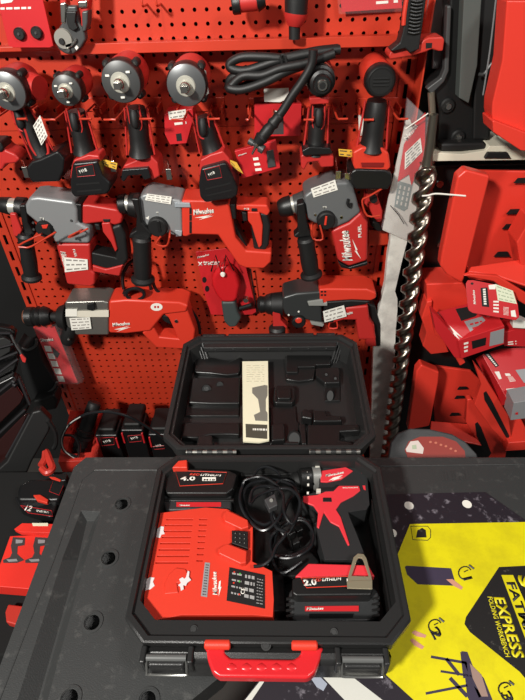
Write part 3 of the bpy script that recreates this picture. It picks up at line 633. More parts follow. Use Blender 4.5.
# 2
t=thing('impact_wrench','impact wrench with small dark nose and labelled battery, second from the left','impact wrench',tuple(WP(.08).at((80,130))))
head(t,(66,91),.028,.04,.15,DGREY,1)
grip(t,z2((285,78))[0],z2((320,232))[0],.018,.085)
PR(WP(.12),z2((265,300),(275,262),(330,242),(372,246),(385,310),(378,325),(262,335)),.05).build('foot',RED,t,bev=.004)
pack(t,z2((262,345),(272,275),(365,266),(385,320),(415,350),(412,375),(400,392),(280,404),(266,388)),.135,.07,z2((285,290),(348,278),(356,320),(290,326)))
M().bars(WP(.135),z2((275,342),(378,335),(395,385),(282,396)),2,fill=.25,h=.0008).build('vent_line',BLK2,t,smooth=False)
# 3
t=thing('impact_wrench','large impact wrench with a broad grey nose and no battery, third from the left','impact wrench',tuple(WP(.08).at((140,130))))
head(t,(120.5,82.5),.037,.03,.15,DGREY,1)
grip(t,(136,107),z3((42,240))[0],.019,.085)
PR(WP(.10),[(121,172),(124,165),(136,160),(147,152),(158,163),(160,176),(152,181),(147,172),(124,177)],.06).build('foot',RED,t,bev=.004)
PR(WP(.112),[(122,170),(148,168),(151,178),(144,180),(141,175),(128,176),(124,182),(121,180)],.05).build('battery_rail',BT,t,bev=.002)
# 4
t=thing('impact_wrench','impact wrench with a wide steel nose and labelled battery, beside the small red carton','impact wrench',tuple(WP(.08).at((208,130))))
head(t,(186,86),.037,.03,.16,mat('nose_silver','6d6f70'),0)
grip(t,z3((272,100))[0],z3((312,232))[0],.018,.085)
PR(WP(.12),z3((258,300),(263,262),(300,242),(348,228),(375,260),(382,300),(385,320),(262,345)),.05).build('foot',RED,t,bev=.004)
pack(t,z3((258,350),(266,295),(350,272),(362,275),(385,320),(405,368),(402,398),(380,410),(282,424),(262,402)),.135,.07,z3((278,300),(335,284),(345,328),(290,338)))
M().bars(WP(.135),z3((268,362),(385,335),(395,385),(282,412)),2,fill=.25,h=.0008).build('vent_line',BLK2,t,smooth=False)
tg=PR(WP(.13),z1((398,135),(408,140),(414,185),(402,195),(396,165)),.0005).build('nose_sticker',WHITE,t,smooth=False)
# 5 driver with round collar
t=thing('impact_driver','compact impact driver with a black ringed collar, hanging between hose and the capped tool','impact driver',tuple(WP(.08).at((318,130))))
p=WP(.14).at((322,84)); x,z=p.x,p.z
M().lathe((x,W-.03,z+.004),(x,W-.085,z),[(0,.018),(.2,.028),(1,.03)]).build('motor_housing',RED,t)
M().lathe((x,W-.085,z),(x,W-.105,z),[(0,.030),(.7,.030),(1,.028)]).build('silver_collar',STEEL,t)
M().lathe((x,W-.105,z),(x,W-.15,z),[(0,.0275),(.25,.0275),(.3,.023),(.6,.022),(.65,.017),(1,.015)]).build('bit_sleeve',BLK,t)
M().lathe((x,W-.15,z),(x,W-.154,z),[(0,.0105),(1,.009)]).build('bit_ring',STEEL,t)
M().lathe((x,W-.154,z),(x,W-.1545,z),[(0,.006),(1,.006)]).build('bit_socket',BLK2,t)
grip(t,(318.5,106),(315,153),.0165,.085)
PR(WP(.115),[(309,98),(330,97),(329,104),(310,105)],.03).build('grip_neck',RED,t,bev=.003)
PR(WP(.11),[(300.5,156),(306,152),(328,151),(334,157),(334,167),(321,168),(318,162),(308,163),(304,171),(301,168)],.06).build('foot',RED,t,bev=.004)
PR(WP(.12),[(302,151),(309,147),(330,148),(333,154),(303,156)],.05).build('battery_rail',BT,t,bev=.002)
# 6 tool with round black cap and battery
t=thing('cordless_tool','cordless tool with a round black ribbed cap and long grip, rightmost of its row','power tool',tuple(WP(.08).at((375,130))))
p=WP(.15).at((381,82)); x,z=p.x,p.z
M().lathe((x,W-.03,z+.004),(x,W-.125,z),[(0,.018),(.15,.028),(.8,.030),(1,.028)]).build('motor_housing',REDB,t)
M().lathe((x,W-.125,z),(x,W-.150,z),[(0,.029),(.7,.029),(.9,.027),(1,.024)],seg=36).build('cap',BLK,t)
M().lathe((x,W-.150,z),(x,W-.1508,z),[(0,.0215),(1,.021)],seg=36).build('cap_face',BLK2,t)
mb=[M().box((x-.015,W-.1525,z+k*.006-.0014),(x+.015,W-.1508,z+k*.006+.0014)).build('cap_rib',RUB,t,bev=.0005) for k in (-1,0,1)]
grip(t,(377,100),(371,149),.020,.09,trig=False)
PR(WP(.115),[(353,165),(353,152),(362,147),(381,147),(389,153),(391,168),(385,173),(356,172)],.07).build('foot',REDB,t,bev=.005)
PR(WP(.117),[(361,163),(384,163),(383,167),(362,167)],.003,.001).build('foot_slot',DRED,t,smooth=False)
pack(t,[(351,172),(356,169),(386,170),(392,174),(392,183),(388,190),(356,190),(351,184)],.12,.08)
# far left fragment
t=thing('cordless_tool','red and black cordless tool mostly outside the left picture edge, beside the silver hook','power tool',tuple(WP(.08).at((6,160))))
PR(WP(.10),z2((-60,200),(5,205),(20,225),(55,240),(75,262),(60,275),(20,280),(10,300),(-60,310)),.05).build('body',RED,t,bev=.005)
PR(WP(.105),z2((-60,195),(0,195),(15,222),(5,235),(-60,235)),.05).build('grip',RUB,t,bev=.005)
M().lathe(WP(.075).at((12,158)),WP(.075).at((20,158)),[(0,.009),(.6,.007),(1,.005)]).build('chuck',STEEL,t)
# ---- silver hooks and yellow tags
def silver(label,pts,d0,d1):
    t=thing('price_hook',label,'hook',tuple(WP(d0).at(pts[0])),'chromed wire hooks between the tools')
    M().tube([WP(d0+(d1-d0)*i/(len(pts)-1)).at(p) for i,p in enumerate(pts)],.0022,sub=3).build('wire',STEEL,t)
    a=WP(d1).at(pts[-1]); M().box((a.x-.006,a.y-.003,a.z-.012),(a.x+.006,a.y,a.z+.012)).build('end_plate',STEEL,t,bev=.001)
    t['group']='chromed wire hooks between the tools'; 
silver('chromed hook beside the battery of the white-tagged impact wrench',[(24,168),(22,160),(26,172)],.01,.10)
silver('chromed hook carrying a yellow tag beside the second impact wrench',[(112,150),(112,158),(113,166)],.01,.10)
silver('chromed hook right of the large impact wrench without battery',[(166,160),(168,162),(169,174)],.01,.10)
silver('chromed hook left of the red foot of the rightmost tool, one of a pair',[(337,152),(336,162),(338,176)],.01,.09)
silver('chromed hook with the yellow tag left of the rightmost tool battery',[(348,150),(347,165),(347,178)],.01,.09)
def ytag(label,q,d): 
    o=PR(WP(d),q,.0008).build('yellow_tag',YEL,None,label=label,cat='tag'); M().bars(WP(d),q,2,h=.0004,breaks=1,fill=.3).build('print',PRINT,o,smooth=False)
ytag('small yellow tag right of the second impact wrench battery',z2((372,262),(398,262),(440,275),(436,298),(395,285),(374,272)),.104)
ytag('small yellow tag overlapping the battery beside the small red cards',z3((375,262),(400,272),(425,315),(398,298),(378,278)),.150)
ytag('small yellow tag on the chromed hooks left of the rightmost tool',z5((258,172),(300,175),(296,196),(260,192)),.094)
# white tag between drivers
o=PR(WP(.03),z5((316,72),(338,68),(336,132),(318,134)),.0006).build('paper_tag',WHITE,None,label='blank white paper tag on the board between the two rightmost upright tools',cat='tag')
# small red box with white tag
t=thing('carton','small red carton hanging under the wide-nosed impact wrench, with a white tag','box',tuple(WP(.03).at((180,145))))
PR(WP(.06),z3((128,90),(235,70),(238,105),(212,200),(150,205),(130,165)),.055).build('box_body',CARD,t,bev=.001)
sticker(t,WP(.06),z3((143,82),(208,72),(212,102),(147,112)),rows=2,h=.0008)
M().bars(WP(.06),z3((160,118),(215,112),(216,132),(165,138)),1,breaks=1,h=.0008).build('lettering',WHITE,t,smooth=False)
PR(WP(.06),z3((172,165),(192,162),(195,190),(176,192)),.0004,.0008).build('print_picture',BLK2,t,smooth=False)
# red cards
t=thing('blister_card','larger red accessory card behind the black hose nozzle, white punched hanger on top','card pack',tuple(WP(.03).at((276,120))))
PR(WP(.055),q5((160,195),(470,190),(465,400),(160,405)),.012).build('card',CARD,t,bev=.001)
PR(WP(.03),q5((155,150),(400,130),(470,185),(160,195)),.004).build('card_header',DRED,t)
PR(WP(.06),q5((222,90),(385,85),(388,150),(330,178),(225,175)),.0008).build('hang_tag',WHITE,t,smooth=False)
M().tube([WP(.05).at(p) for p in q5((262,178),(262,135),(350,132),(350,178))],.0028,sub=2,closed=True).build('hook_end',PEG,t)
PR(WP(.055),q5((265,300),(350,285),(352,388),(262,390)),.0005,.0008).build('print_picture',PRINT,t,smooth=False)
M().bars(WP(.055),q5((275,225),(320,225),(315,290),(270,290)),2,h=.0008).build('lettering',WHITE,t,smooth=False)
t=thing('blister_card','smaller tilted red accessory card below the hose nozzle, left of the ratchet foot','card pack',tuple(WP(.03).at((257,160))))
PR(WP(.075),q5((30,500),(300,430),(330,610),(80,680),(60,600)),.012).build('card',CARD,t,bev=.001)
PR(WP(.075),q5((240,500),(285,490),(300,600),(248,610)),.003,.0035).build('print_picture',DGREY,t,bev=.001)
M().bars(WP(.075),q5((145,535),(185,530),(215,635),(165,640)),3,h=.0008,fill=.5).build('lettering',WHITE,t,smooth=False)
text('Milwaukee',WP(.075),q5((55,535))[0],q5((110,515))[0],WHITE,t,shear=.3,h=.001)
# hose bundle
HB=WP(.09)
t=thing('coiled_hose','thick black hose folded in a flat coil under the ledge with a nozzle hanging down','hose',tuple(HB.at((270,70))))
for pts,d in ((z4((315,130),(240,140),(150,160),(70,185),(30,180),(28,165),(60,150),(120,150),(170,152),(250,135),(310,128)),.085),
              (z4((300,140),(230,165),(160,180),(110,198),(60,200),(30,225),(25,232),(60,235),(120,215),(180,185),(240,165)),.10),
              (z4((240,150),(200,170),(150,195),(90,215),(40,235),(22,228),(30,205),(60,195),(110,185)),.075)):
    M().tube([WP(d+.006*math.sin(i)).at(p) for i,p in enumerate(pts)],.0085,seg=12,sub=6).build('hose_loop',RUB,t)
M().tube([WP(.13).at(p) for p in z4((245,130),(240,170),(215,215),(190,250),(165,290),(145,315))],.0085,seg=12).build('hose_end',RUB,t)
M().tube([WP(.10).at(p) for p in z4((160,150),(172,195),(180,188),(170,148))],.003,closed=True,sub=3).build('cable_tie',BLK2,t)
a=WP(.13).at(q5((330,260))[0]); b=WP(.13).at(q5((180,445))[0]); M().lathe(a,b,[(0,.0085),(.05,.011),(.2,.010),(.3,.0125),(.4,.010),(.5,.012),(.75,.011),(.8,.014),(1,.010)],seg=20).build('nozzle_grip',RUB,t)
a=b; b=WP(.13).at(q5((145,520))[0]); M().lathe(a,b,[(0,.005),(.2,.005),(.25,.003),(1,.0022)],seg=12).build('nozzle_tip',STEEL,t)
M().lathe(WP(.12).at(q5((125,430))[0]),WP(.13).at(q5((220,492))[0]),[(0,.007),(.3,.007),(.31,.005),(.7,.005),(.72,.009),(1,.009)],seg=14).build('nozzle_valve',DGREY,t)
# ------------------------------------------------------------------ top row
t=thing('blister_card','red card with two round black wheels, top left corner above the leftmost wrench','card pack',tuple(WP(.05).at((28,40))))
PR(WP(.06),v0((-15,0),(0,-60),(205,-70),(225,0),(280,240),(262,250),(70,250),(45,240)),.003).build('card',CARD,t,bev=.0008)
M().bars(WP(.06),v0((2,38),(168,34),(168,48),(2,52)),1,h=.0008,fill=.8,breaks=5,x0=0,x1=1).build('lettering',WHITE,t,smooth=False)
PR(WP(.06),v0((2,0),(70,0),(60,12),(5,20)),.0004,.0006).build('white_print',WHITE,t,smooth=False)
for c in ((102,178),(192,172)):
    p=WP(.064).at(v0(c)[0]); wh=M().lathe((p.x,p.y+.004,p.z),(p.x,p.y-.004,p.z),[(0,.011),(.7,.011),(1,.009)],seg=24).build('cutting_wheel',BLK,t)
    M().lathe((p.x,p.y-.004,p.z),(p.x,p.y-.006,p.z),[(0,.003),(1,.002)],seg=12).build('wheel_hub',DGREY,wh)
t=thing('cable_cutter','cable cutter with red handles, silver collars and round grey head, beside the wheel card','cable cutter',tuple(WP(.05).at((73,30))))
PR(WP(.075),v0((300,-120),(345,-120),(350,40),(345,140),(318,140),(315,40),(310,0)),.025).build('handle',RED,t,bev=.004)
PR(WP(.075),v0((410,-120),(462,-120),(470,0),(455,130),(425,160),(420,40),(415,0)),.025).build('handle',RED,t,bev=.004)
PR(WP(.080),v0((312,15),(345,10),(348,50),(345,125),(318,125),(314,50)),.03).build('collar',STEEL,t,bev=.003)
PR(WP(.080),v0((405,5),(458,0),(460,40),(412,45)),.03).build('collar',STEEL,t,bev=.003)
PR(WP(.082),v0((428,60),(462,55),(460,120),(450,165),(430,170)),.03).build('collar',DGREY,t,bev=.003)
PR(WP(.078),v0((318,130),(345,80),(350,30),(400,30),(415,120),(445,165),(450,210),(420,260),(380,288),(345,286),(305,260),(288,215),(295,165)),.02).build('head',DGREY,t,bev=.004)
PR(WP(.085),v0((345,60),(400,60),(395,120),(410,150),(385,165),(360,150),(350,120)),.012).build('jaw',BLK,t,bev=.002)
p=WP(.083).at(v0((330,205))[0]); M().lathe((p.x,p.y+.005,p.z),(p.x,p.y,p.z),[(0,.0175),(1,.0165)],seg=28).build('pivot_plate',mat('plate_grey','aaa79e',.35,metal=.5),t)
M().lathe((p.x-.003,p.y,p.z-.004),(p.x-.003,p.y-.004,p.z-.004),[(0,.006),(1,.005)],seg=16).build('pivot_bolt',BLK2,t)
PR(WP(.083),v0((340,235),(380,222),(398,200),(402,215),(378,245),(345,250)),.003).build('blade_edge',STEEL,t,bev=.0005)
PR(WP(.081),v0((392,250),(402,238),(412,250),(402,264)),.003,.001).build('white_mark',WHITE,t,smooth=False)
p=WP(.083).at(v0((357,263))[0]); M().lathe((p.x,p.y+.003,p.z),(p.x,p.y-.001,p.z),[(0,.004),(1,.0035)],seg=12).build('head_screw',STEEL,t)
# hook, cylinder tool, hanging driver
prong_hook('empty red double hook in the middle of the topmost perforated panel',(150,6),d1=.05,name='peg_hook',w=.017)
t=thing('cordless_tool','end of a red barrel tool with black collar, top edge left of the hanging driver','power tool',tuple(WP(.06).at((248,0))))
a=WP(.07).at(q8((165,5))[0]); b=WP(.07).at(q8((275,0))[0])
M().lathe(WP(.07).at((232,4)),WP(.07).at((240,3)),[(0,.016),(.2,.018),(1,.018)]).build('collar',BLK,t)
M().lathe(WP(.07).at((240,3)),WP(.07).at((257,1)),[(0,.0155),(1,.0155)]).build('barrel',RED,t)
M().lathe(WP(.07).at((257,1)),WP(.07).at((265,-1)),[(0,.018),(1,.012)]).build('rear_cap',BLK,t)
t=thing('nut_driver','slim cordless driver hanging nose down, red band above a black socket','driver',tuple(WP(.06).at((295,20))))
M().lathe(WP(.07).at((297,-30)),WP(.07).at((296,14)),[(0,.02),(.5,.022),(1,.021)]).build('grip',RUB,t)
for sx in (-8.5,8.5): M().lathe(WP(.075).at((297+sx,-30)),WP(.075).at((296+sx,12)),[(0,.005),(1,.004)],seg=10).build('side_strip',RED,t)
M().lathe(WP(.07).at((296,13)),WP(.07).at((294.5,26)),[(0,.0225),(.4,.021),(1,.013)]).build('nose_band',RED,t)
M().lathe(WP(.07).at((294.5,26)),WP(.07).at((294.5,39)),[(0,.011),(1,.011)]).build('socket',BLK2,t)
# clear blister
t=thing('blister_pack','clear blister pack with red card at the top edge, left of the black ribbed grip','blister pack',tuple(WP(.03).at((360,5))))
PR(WP(.03),[(342,12),(338,-20),(400,-20),(402,8)],.002).build('card',CARD,t)
M().bars(WP(.03),[(374,0),(400,-2),(400,4),(374,6)],1,h=.0006,breaks=1).build('lettering',WHITE,t,smooth=False)
PR(WP(.045),[(339,15),(336,-20),(404,-20),(406,12)],.014).build('blister',CLEAR,t,bev=.003)
# grip tool in cradle
t=thing('grip_cradle','red angular cradle with a square slot jutting out at the upper right','holder',tuple(WP(.08).at((420,50))))
Y8a=Z(340,0,4.773)
M().prism(WP(.115),Y8a((232,268),(240,248),(285,232),(380,215),(400,190),(425,178),(490,175),(500,190),(492,245),(470,245),(440,235),(405,250),(340,268),(240,285)),.05).build('cradle_body',BIN,t,bev=.003)
PR(WP(.115),Y8a((410,205),(440,205),(438,228),(410,232)),.004,.0008).build('square_slot',BLK2,t,smooth=False)
t=thing('ribbed_handle','black ribbed tool handle standing in the red cradle at the upper right','handle',tuple(WP(.12).at((410,40))))
PR(WP(.125),Y8a((325,-60),(420,-60),(385,190),(378,235),(335,255),(312,232),(250,248),(240,240),(285,205),(300,150),(320,0)),.035).build('grip',RUB,t,bev=.007)
mb=M()
for k in range(12):
    y=-30+k*17; x=352+ (150-y)*.1; w=30
    M().tube([WP(.127).at(p) for p in Y8a((x-w+3,y-3),(x,y+3),(x+w-3,y-2))],.0022,sub=4,seg=8).build('grip_rib',BLK,t)
M().tube([WP(.124).at(p) for p in Y8a((322,-30),(308,60),(303,120))],.004,sub=3).build('red_strip',REDB,t)
# ------------------------------------------------------------------ rotary hammers
def side_handle(t,a,b,r,d,flange=True,col=True):
    A=WP(d).at(a);Bp=WP(d).at(b)
    M().lathe(A,Bp,[(0,r*.8),(.05,r*1.05),(.3,r),(.6,r*1.08),(.88,r),(.93,r*1.4),(.98,r*1.4),(1,r*1.1)],seg=24).build('side_handle',RUB,t)
# A
t=thing('rotary_hammer','leftmost rotary hammer with long grey body, vertical black side handle and paper label','rotary hammer',tuple(WP(.06).at((70,240))))
d=.10
M().lathe(WP(.07).at((-3,204)),WP(.07).at((10,206)),[(0,.012),(.3,.018),(1,.021)]).build('chuck',BLK,t)
M().lathe(WP(.07).at((10,206)),WP(.07).at((17,206.5)),[(0,.019),(1,.019)]).build('steel_band',mat('band_pale','c9c7bd',.35,metal=.6),t)
M().lathe(WP(.07).at((17,206.5)),WP(.07).at((26,208)),[(0,.023),(1,.025)]).build('handle_clamp',BLK,t)
PR(WP(d),z6((92,95),(108,66),(140,64),(278,82),(290,110),(292,160),(338,185),(336,240),(205,238),(190,205),(150,172),(95,128)),.075).build('gear_housing',GREY,t,bev=.008,seg=4)
p=WP(d).at((45,228)); M().lathe((p.x,p.y,p.z),(p.x,p.y-.012,p.z),[(0,.020),(.8,.019),(1,.017)],sx=1).build('mode_dial',BLK2,t)
PR(WP(d+.012),z6((155,170),(180,168),(175,182),(160,182)),.003,.002).build('dial_pointer',REDB,t,bev=.0005)
for c in ((125,160),(127,185),(218,235),(268,152),(300,225)): p=WP(d).at(z6(c)[0]); M().lathe(p,p+Vector((0,-.002,0)),[(0,.0032),(1,.0028)],seg=12).build('housing_screw',DGREY,t)
text('TI',WP(d),z6((150,150))[0],z6((166,151))[0],WHITE,t,h=.0015,ht=.006)
PR(WP(.095),z6((207,240),(338,240),(342,340),(357,352),(355,392),(340,402),(250,392),(238,342)),.06).build('motor_housing',RED,t,bev=.006)
PR(WP(.09),z6((300,92),(330,92),(440,110),(460,140),(455,165),(430,172),(390,160),(320,168),(300,160)),.06).build('rear_housing',RED,t,bev=.008)
PR(WP(.095),z6((274,88),(306,92),(306,165),(290,160)),.06).build('bellows',BLK,t,bev=.003)
PR(WP(.092),z6((385,148),(412,148),(410,158),(390,158)),.003,.001).build('lock_button',BLK2,t,bev=.0008)
PR(WP(.09),z6((412,178),(450,165),(470,205),(482,300),(465,325),(428,305),(434,265),(425,215)),.045).build('rear_grip',RUB,t,bev=.008)
PR(WP(.095),z6((380,162),(412,160),(428,215),(440,262),(432,272),(415,235),(385,195)),.04).build('grip_core',RED,t,bev=.003)
PR(WP(.09),z6((352,165),(372,168),(378,190),(360,188)),.02).build('trigger',BLK2,t,bev=.003)
PR(WP(.09),z6((342,272),(430,290),(470,312),(450,335),(395,332),(345,318)),.045).build('battery_mount',RUB,t,bev=.004)
PR(WP(.093),z6((345,320),(395,335),(462,318),(448,362),(348,345)),.05).build('lower_strut',RED,t,bev=.004)
side_handle(t,z6((93,200))[0],z6((120,372))[0],.0175,.105)
PR(WP(.10),z6((70,95),(95,95),(105,160),(130,205),(115,225),(60,222),(52,208),(85,190)),.03).build('handle_collar',BLK,t,bev=.004)
PR(WP(.11),z6((35,125),(58,128),(82,190),(70,215),(50,210)),.01).build('depth_clip',RED,t,bev=.003)
text('Milwaukee',WP(.095),z6((226,268))[0],z6((240,325))[0],WHITE,t,h=.001,shear=.3,ht=.014)
text('FUEL',WP(.095),z6((272,260))[0],z6((282,290))[0],WHITE,t,h=.001,ht=.006)
sticker(t,WP(.097),z6((240,290),(328,298),(330,336),(243,346)),rows=3)
def wirehook(label,pts,d):
    p=WP(d).at(pts[0]); o=M().tube([WP(dd).at(q) for q,dd in zip(pts,[.0]+[d]*(len(pts)-1))],.0022,sub=3).build('wire_hook',PEG,None,label=label,cat='hook')
wirehook('red wire hook crossing the side handle of the leftmost rotary hammer',z6((170,195),(150,205),(70,245),(90,252),(120,248),(210,195)),.135)
wirehook('red wire hook sticking out of the grey body of the leftmost rotary hammer',z6((330,170),(300,190),(258,212),(270,212),(330,182)),.12)
# B
t=thing('rotary_hammer','rotary hammer with grey front and long red diagonal body, above the red scoop card','rotary hammer',tuple(WP(.06).at((195,235))))
M().lathe(WP(.07).at(z7((12,80))[0]),WP(.07).at(z7((38,78))[0]),[(0,.017),(.2,.022),(1,.024)]).build('chuck',BLK,t)
M().lathe(WP(.07).at(z7((38,78))[0]),WP(.07).at(z7((48,78))[0]),[(0,.02),(1,.02)]).build('steel_band',MATS['band_pale'],t)
M().lathe(WP(.07).at(z7((48,80))[0]),WP(.07).at(z7((76,84))[0]),[(0,.027),(1,.030)]).build('handle_clamp',BLK,t)
PR(WP(.10),z7((72,70),(88,50),(110,45),(218,68),(222,170),(200,185),(130,165),(80,140)),.075).build('gear_housing',GREY,t,bev=.006,seg=4)
PR(WP(.10),z7((218,66),(372,68),(395,190),(430,232),(515,238),(512,270),(490,292),(428,290),(405,280),(360,215),(338,182),(250,180),(235,188),(220,186)),.07).build('motor_housing',REDB,t,bev=.006,seg=4)
PR(WP(.101),z7((195,74),(245,76),(248,90),(196,90)),.02,.003).build('release_latch',mat('latch_silver','a9b0b5',.35,metal=.3),t,bev=.001)
PR(WP(.101),z7((196,165),(220,168),(218,184),(200,186)),.02,.001).build('front_clip',MATS['latch_silver'],t,bev=.001)
mb=[PR(WP(.10),z7((244,a),(252,a),(252,a+20),(244,a+20)),.0005,.0006).build('vent_slot',BLK2,t,smooth=False) for a in (92,114,136,155)]
p=WP(.10).at(z7((142,150))[0]); M().lathe(p,p+Vector((0,-.014,0)),[(0,.024),(.8,.023),(1,.02)]).build('mode_dial',BLK2,t)
PR(WP(.115),z7((136,135),(146,135),(152,170),(142,172)),.004,.001).build('dial_pointer',BLK,t,bev=.001)
for q in (((100,125),(112,118),(110,130)),): PR(WP(.10),z7(*q),.0004,.0006).build('white_mark',WHITE,t,smooth=False)
text('T',WP(.10),z7((136,115))[0],z7((145,115))[0],WHITE,t,h=.0008)
text('Milwaukee',WP(.10),z7((258,115))[0],z7((325,108))[0],WHITE,t,h=.001,shear=.3,bold=.03,ht=.014)
PR(WP(.10),z7((262,124),(318,114),(296,121),(322,118),(276,131),(292,124)),.0004,.0008).build('lightning_mark',WHITE,t,smooth=False)
sticker(t,WP(.102),z7((105,45),(186,55),(183,80),(98,66)),rows=3)
PR(WP(.088),z7((395,80),(500,82),(510,105),(500,120),(470,108),(398,100)),.05).build('upper_handle',REDB,t,bev=.005)
text('M18',WP(.088),z7((424,98))[0],z7((440,98))[0],WHITE,t,h=.001)
PR(WP(.09),z7((448,94),(466,94),(466,103),(448,103)),.003,.001).build('lock_button',BLK2,t,bev=.0006)
PR(WP(.092),z7((368,80),(395,80),(398,130),(372,128)),.05).build('bellows',BLK,t,bev=.003)
PR(WP(.088),z7((474,108),(500,112),(510,150),(505,215),(490,235),(455,228),(445,150),(465,150),(480,190),(482,140)),.04).build('rear_grip',RUB,t,bev=.006)
PR(WP(.092),z7((435,105),(474,106),(485,150),(482,215),(472,225),(460,190),(448,150),(436,135)),.035).build('grip_core',REDB,t,bev=.003)
PR(WP(.085),z7((415,105),(432,108),(436,135),(420,138)),.02).build('trigger',BLK2,t,bev=.003)
PR(WP(.08),z7((385,130),(440,230),(415,232),(395,192)),.04).build('inner_frame',BLK,t,bev=.003)
side_handle(t,z7((88,185))[0],z7((92,332))[0],.021,.115)
PR(WP(.115),z7((52,60),(78,62),(88,140),(120,175),(118,192),(45,192),(48,178),(68,165),(70,120)),.03).build('handle_collar',BLK,t,bev=.004)
wirehook('red wire hook below the dial of the middle rotary hammer',z7((182,150),(180,175),(170,215),(135,210),(150,185)),.13)
# C
t=thing('rotary_hammer','compact rotary hammer with dark grey head and red lower body, right of the board','rotary hammer',tuple(WP(.06).at((330,220))))
HG=mat('housing_dark_grey','67696a',.42,metal=.2,bump=.1,bscale=800)
M().lathe(WP(.07).at(z8((85,140))[0]),WP(.07).at(z8((132,128))[0]),[(0,.016),(.15,.020),(.5,.023),(1,.024)]).build('chuck',BLK,t)
M().lathe(WP(.07).at(z8((132,128))[0]),WP(.07).at(z8((142,126))[0]),[(0,.020),(1,.020)]).build('steel_band',MATS['band_pale'],t)
M().lathe(WP(.07).at(z8((142,126))[0]),WP(.07).at(z8((180,118))[0]),[(0,.023),(.5,.025),(1,.028)]).build('neck',DGREY,t)
PR(WP(.105),z8((175,95),(200,78),(290,45),(340,42),(358,60),(375,130),(385,155),(340,190),(278,218),(262,200),(215,195),(190,180),(180,130)),.085).build('gear_housing',HG,t,bev=.008,seg=4)
PR(WP(.104),z8((384,150),(410,190),(408,330),(340,352),(300,330),(275,220),(340,190)),.08).build('motor_housing',RED,t,bev=.008,seg=4)
PR(WP(.10),z8((300,332),(340,353),(408,332),(408,345),(345,362),(312,355)),.07).build('base_rubber',BLK,t,bev=.003)
p=WP(.105).at(z8((257,178))[0]); M().lathe(p,p+Vector((0,-.014,0)),[(0,.022),(.8,.021),(1,.018)]).build('mode_dial',BLK2,t)
PR(WP(.12),z8((255,168),(262,168),(258,200),(250,200)),.004,.001).build('dial_pointer',REDB,t,bev=.0006)
for c in ((312,172),(218,162),(313,170)): p=WP(.105).at(z8(c)[0]); M().lathe(p,p+Vector((0,-.002,0)),[(0,.0035),(1,.003)],seg=12).build('housing_screw',STEEL,t)
text('TI',WP(.105),z8((245,142))[0],z8((259,140))[0],WHITE,t,h=.0012,ht=.006)
M().tube([WP(.108).at(p) for p in z8((338,105),(335,122),(345,135),(348,120))],.003,sub=3).build('side_clip',BLK2,t)
text('Milwaukee',WP(.104),z8((352,328))[0],z8((338,218))[0],WHITE,t,h=.001,shear=.3,bold=.03,ht=.024)
PR(WP(.104),z8((352,250),(372,290),(366,288),(384,322),(360,292),(366,294)),.0004,.0008).build('lightning_mark',WHITE,t,smooth=False)
text('FUEL',WP(.104),z8((386,244))[0],z8((384,198))[0],WHITE,t,h=.001,ht=.008)
sticker(t,WP(.106),z8((202,68),(290,35),(300,72),(212,100)),rows=3)
side_handle(t,z8((182,245))[0],z8((205,385))[0],.0195,.115)
PR(WP(.115),z8((152,125),(178,118),(186,180),(205,240),(150,248),(138,240),(155,225)),.03).build('handle_collar',BLK,t,bev=.004)
wirehook('red wire hook left of the red body of the compact rotary hammer',z8((225,190),(205,200),(210,248),(245,250),(235,200)),.125)
# small red trigger tool behind
t=thing('grease_gun_trigger','small red pistol-shaped tool with white logo hanging under the black battery beside the white plank','power tool',tuple(WP(.05).at((372,210))))
PR(WP(.08),q7((168,165),(330,160),(300,200),(262,250),(280,300),(300,360),(295,430),(265,440),(230,400),(200,340),(170,310),(185,260),(180,200)),.04).build('body',RED,t,bev=.004)
text('M18',WP(.08),q7((200,212))[0],q7((250,205))[0],WHITE,t,h=.001)
p=WP(.08).at(q7((232,265))[0]); M().lathe(p,p+Vector((0,-.012,0)),[(0,.009),(1,.008)]).build('trigger',BLK2,t)
PR(WP(.06),q7((230,430),(280,440),(300,500),(260,500),(215,460)),.04).build('tail',BLK,t,bev=.003)
wirehook('red wire loop hook in front of the small red pistol-shaped tool',q7((330,130),(320,180),(200,255),(155,285),(190,390),(280,388)),.11)
M().add(*(lambda a:([WP(.03).at(p) for p in a]+[WP(.0005).at(p) for p in a],[(0,1,2,3),(4,7,6,5)]+[(i,i+4,(i+1)%4+4,(i+1)%4) for i in range(4)]))(q7((200,490),(330,500),(345,590),(205,600)))).build('red_plate',PEG,None,label='plain red metal plate on the board below the small red pistol-shaped tool',cat='plate')
# glove / pouch card
t=thing('accessory_card','red display card with XTRACTOR lettering holding a black-tipped red scoop','card pack',tuple(WP(.02).at((222,290))))
PR(WP(.02),q4((70,78),(270,55),(400,180),(470,470),(440,490),(240,492),(170,490),(120,330)),.003).build('card',CARD,t,bev=.0008)
text('Milwaukee',WP(.02),q4((82,122))[0],q4((160,100))[0],WHITE,t,shear=.3,h=.001)
text('X',WP(.02),q4((85,168))[0],q4((118,168))[0],WHITE,t,h=.001,bold=.04)
text('tractor',WP(.02),q4((122,164))[0],q4((230,162))[0],WHITE,t,h=.001,bold=.03,ht=.013)
for c in ((127,262),(145,320)): PR(WP(.02),circ(q4(c)[0],2.2,3),.0004,.0006).build('print_mark',BLK2,t,smooth=False)
PR(WP(.024),q4((305,165),(335,200),(325,215),(300,180)),.003).build('print_mark',BLK2,t)
pts=q4((190,215),(230,170),(285,175),(340,225),(362,300),(350,385),(325,415),(240,415),(205,370),(175,310),(172,250))
o=PR(WP(.055),pts,.034).build('scoop',mat('scoop_red','c01c22',.3),t,bev=.012,seg=5)
PR(WP(.05),q4((235,408),(330,405),(345,470),(370,520),(335,575),(290,578),(255,540)),.03).build('scoop_tip',mat('scoop_dark','3c4443',.5),t,bev=.008,seg=4)
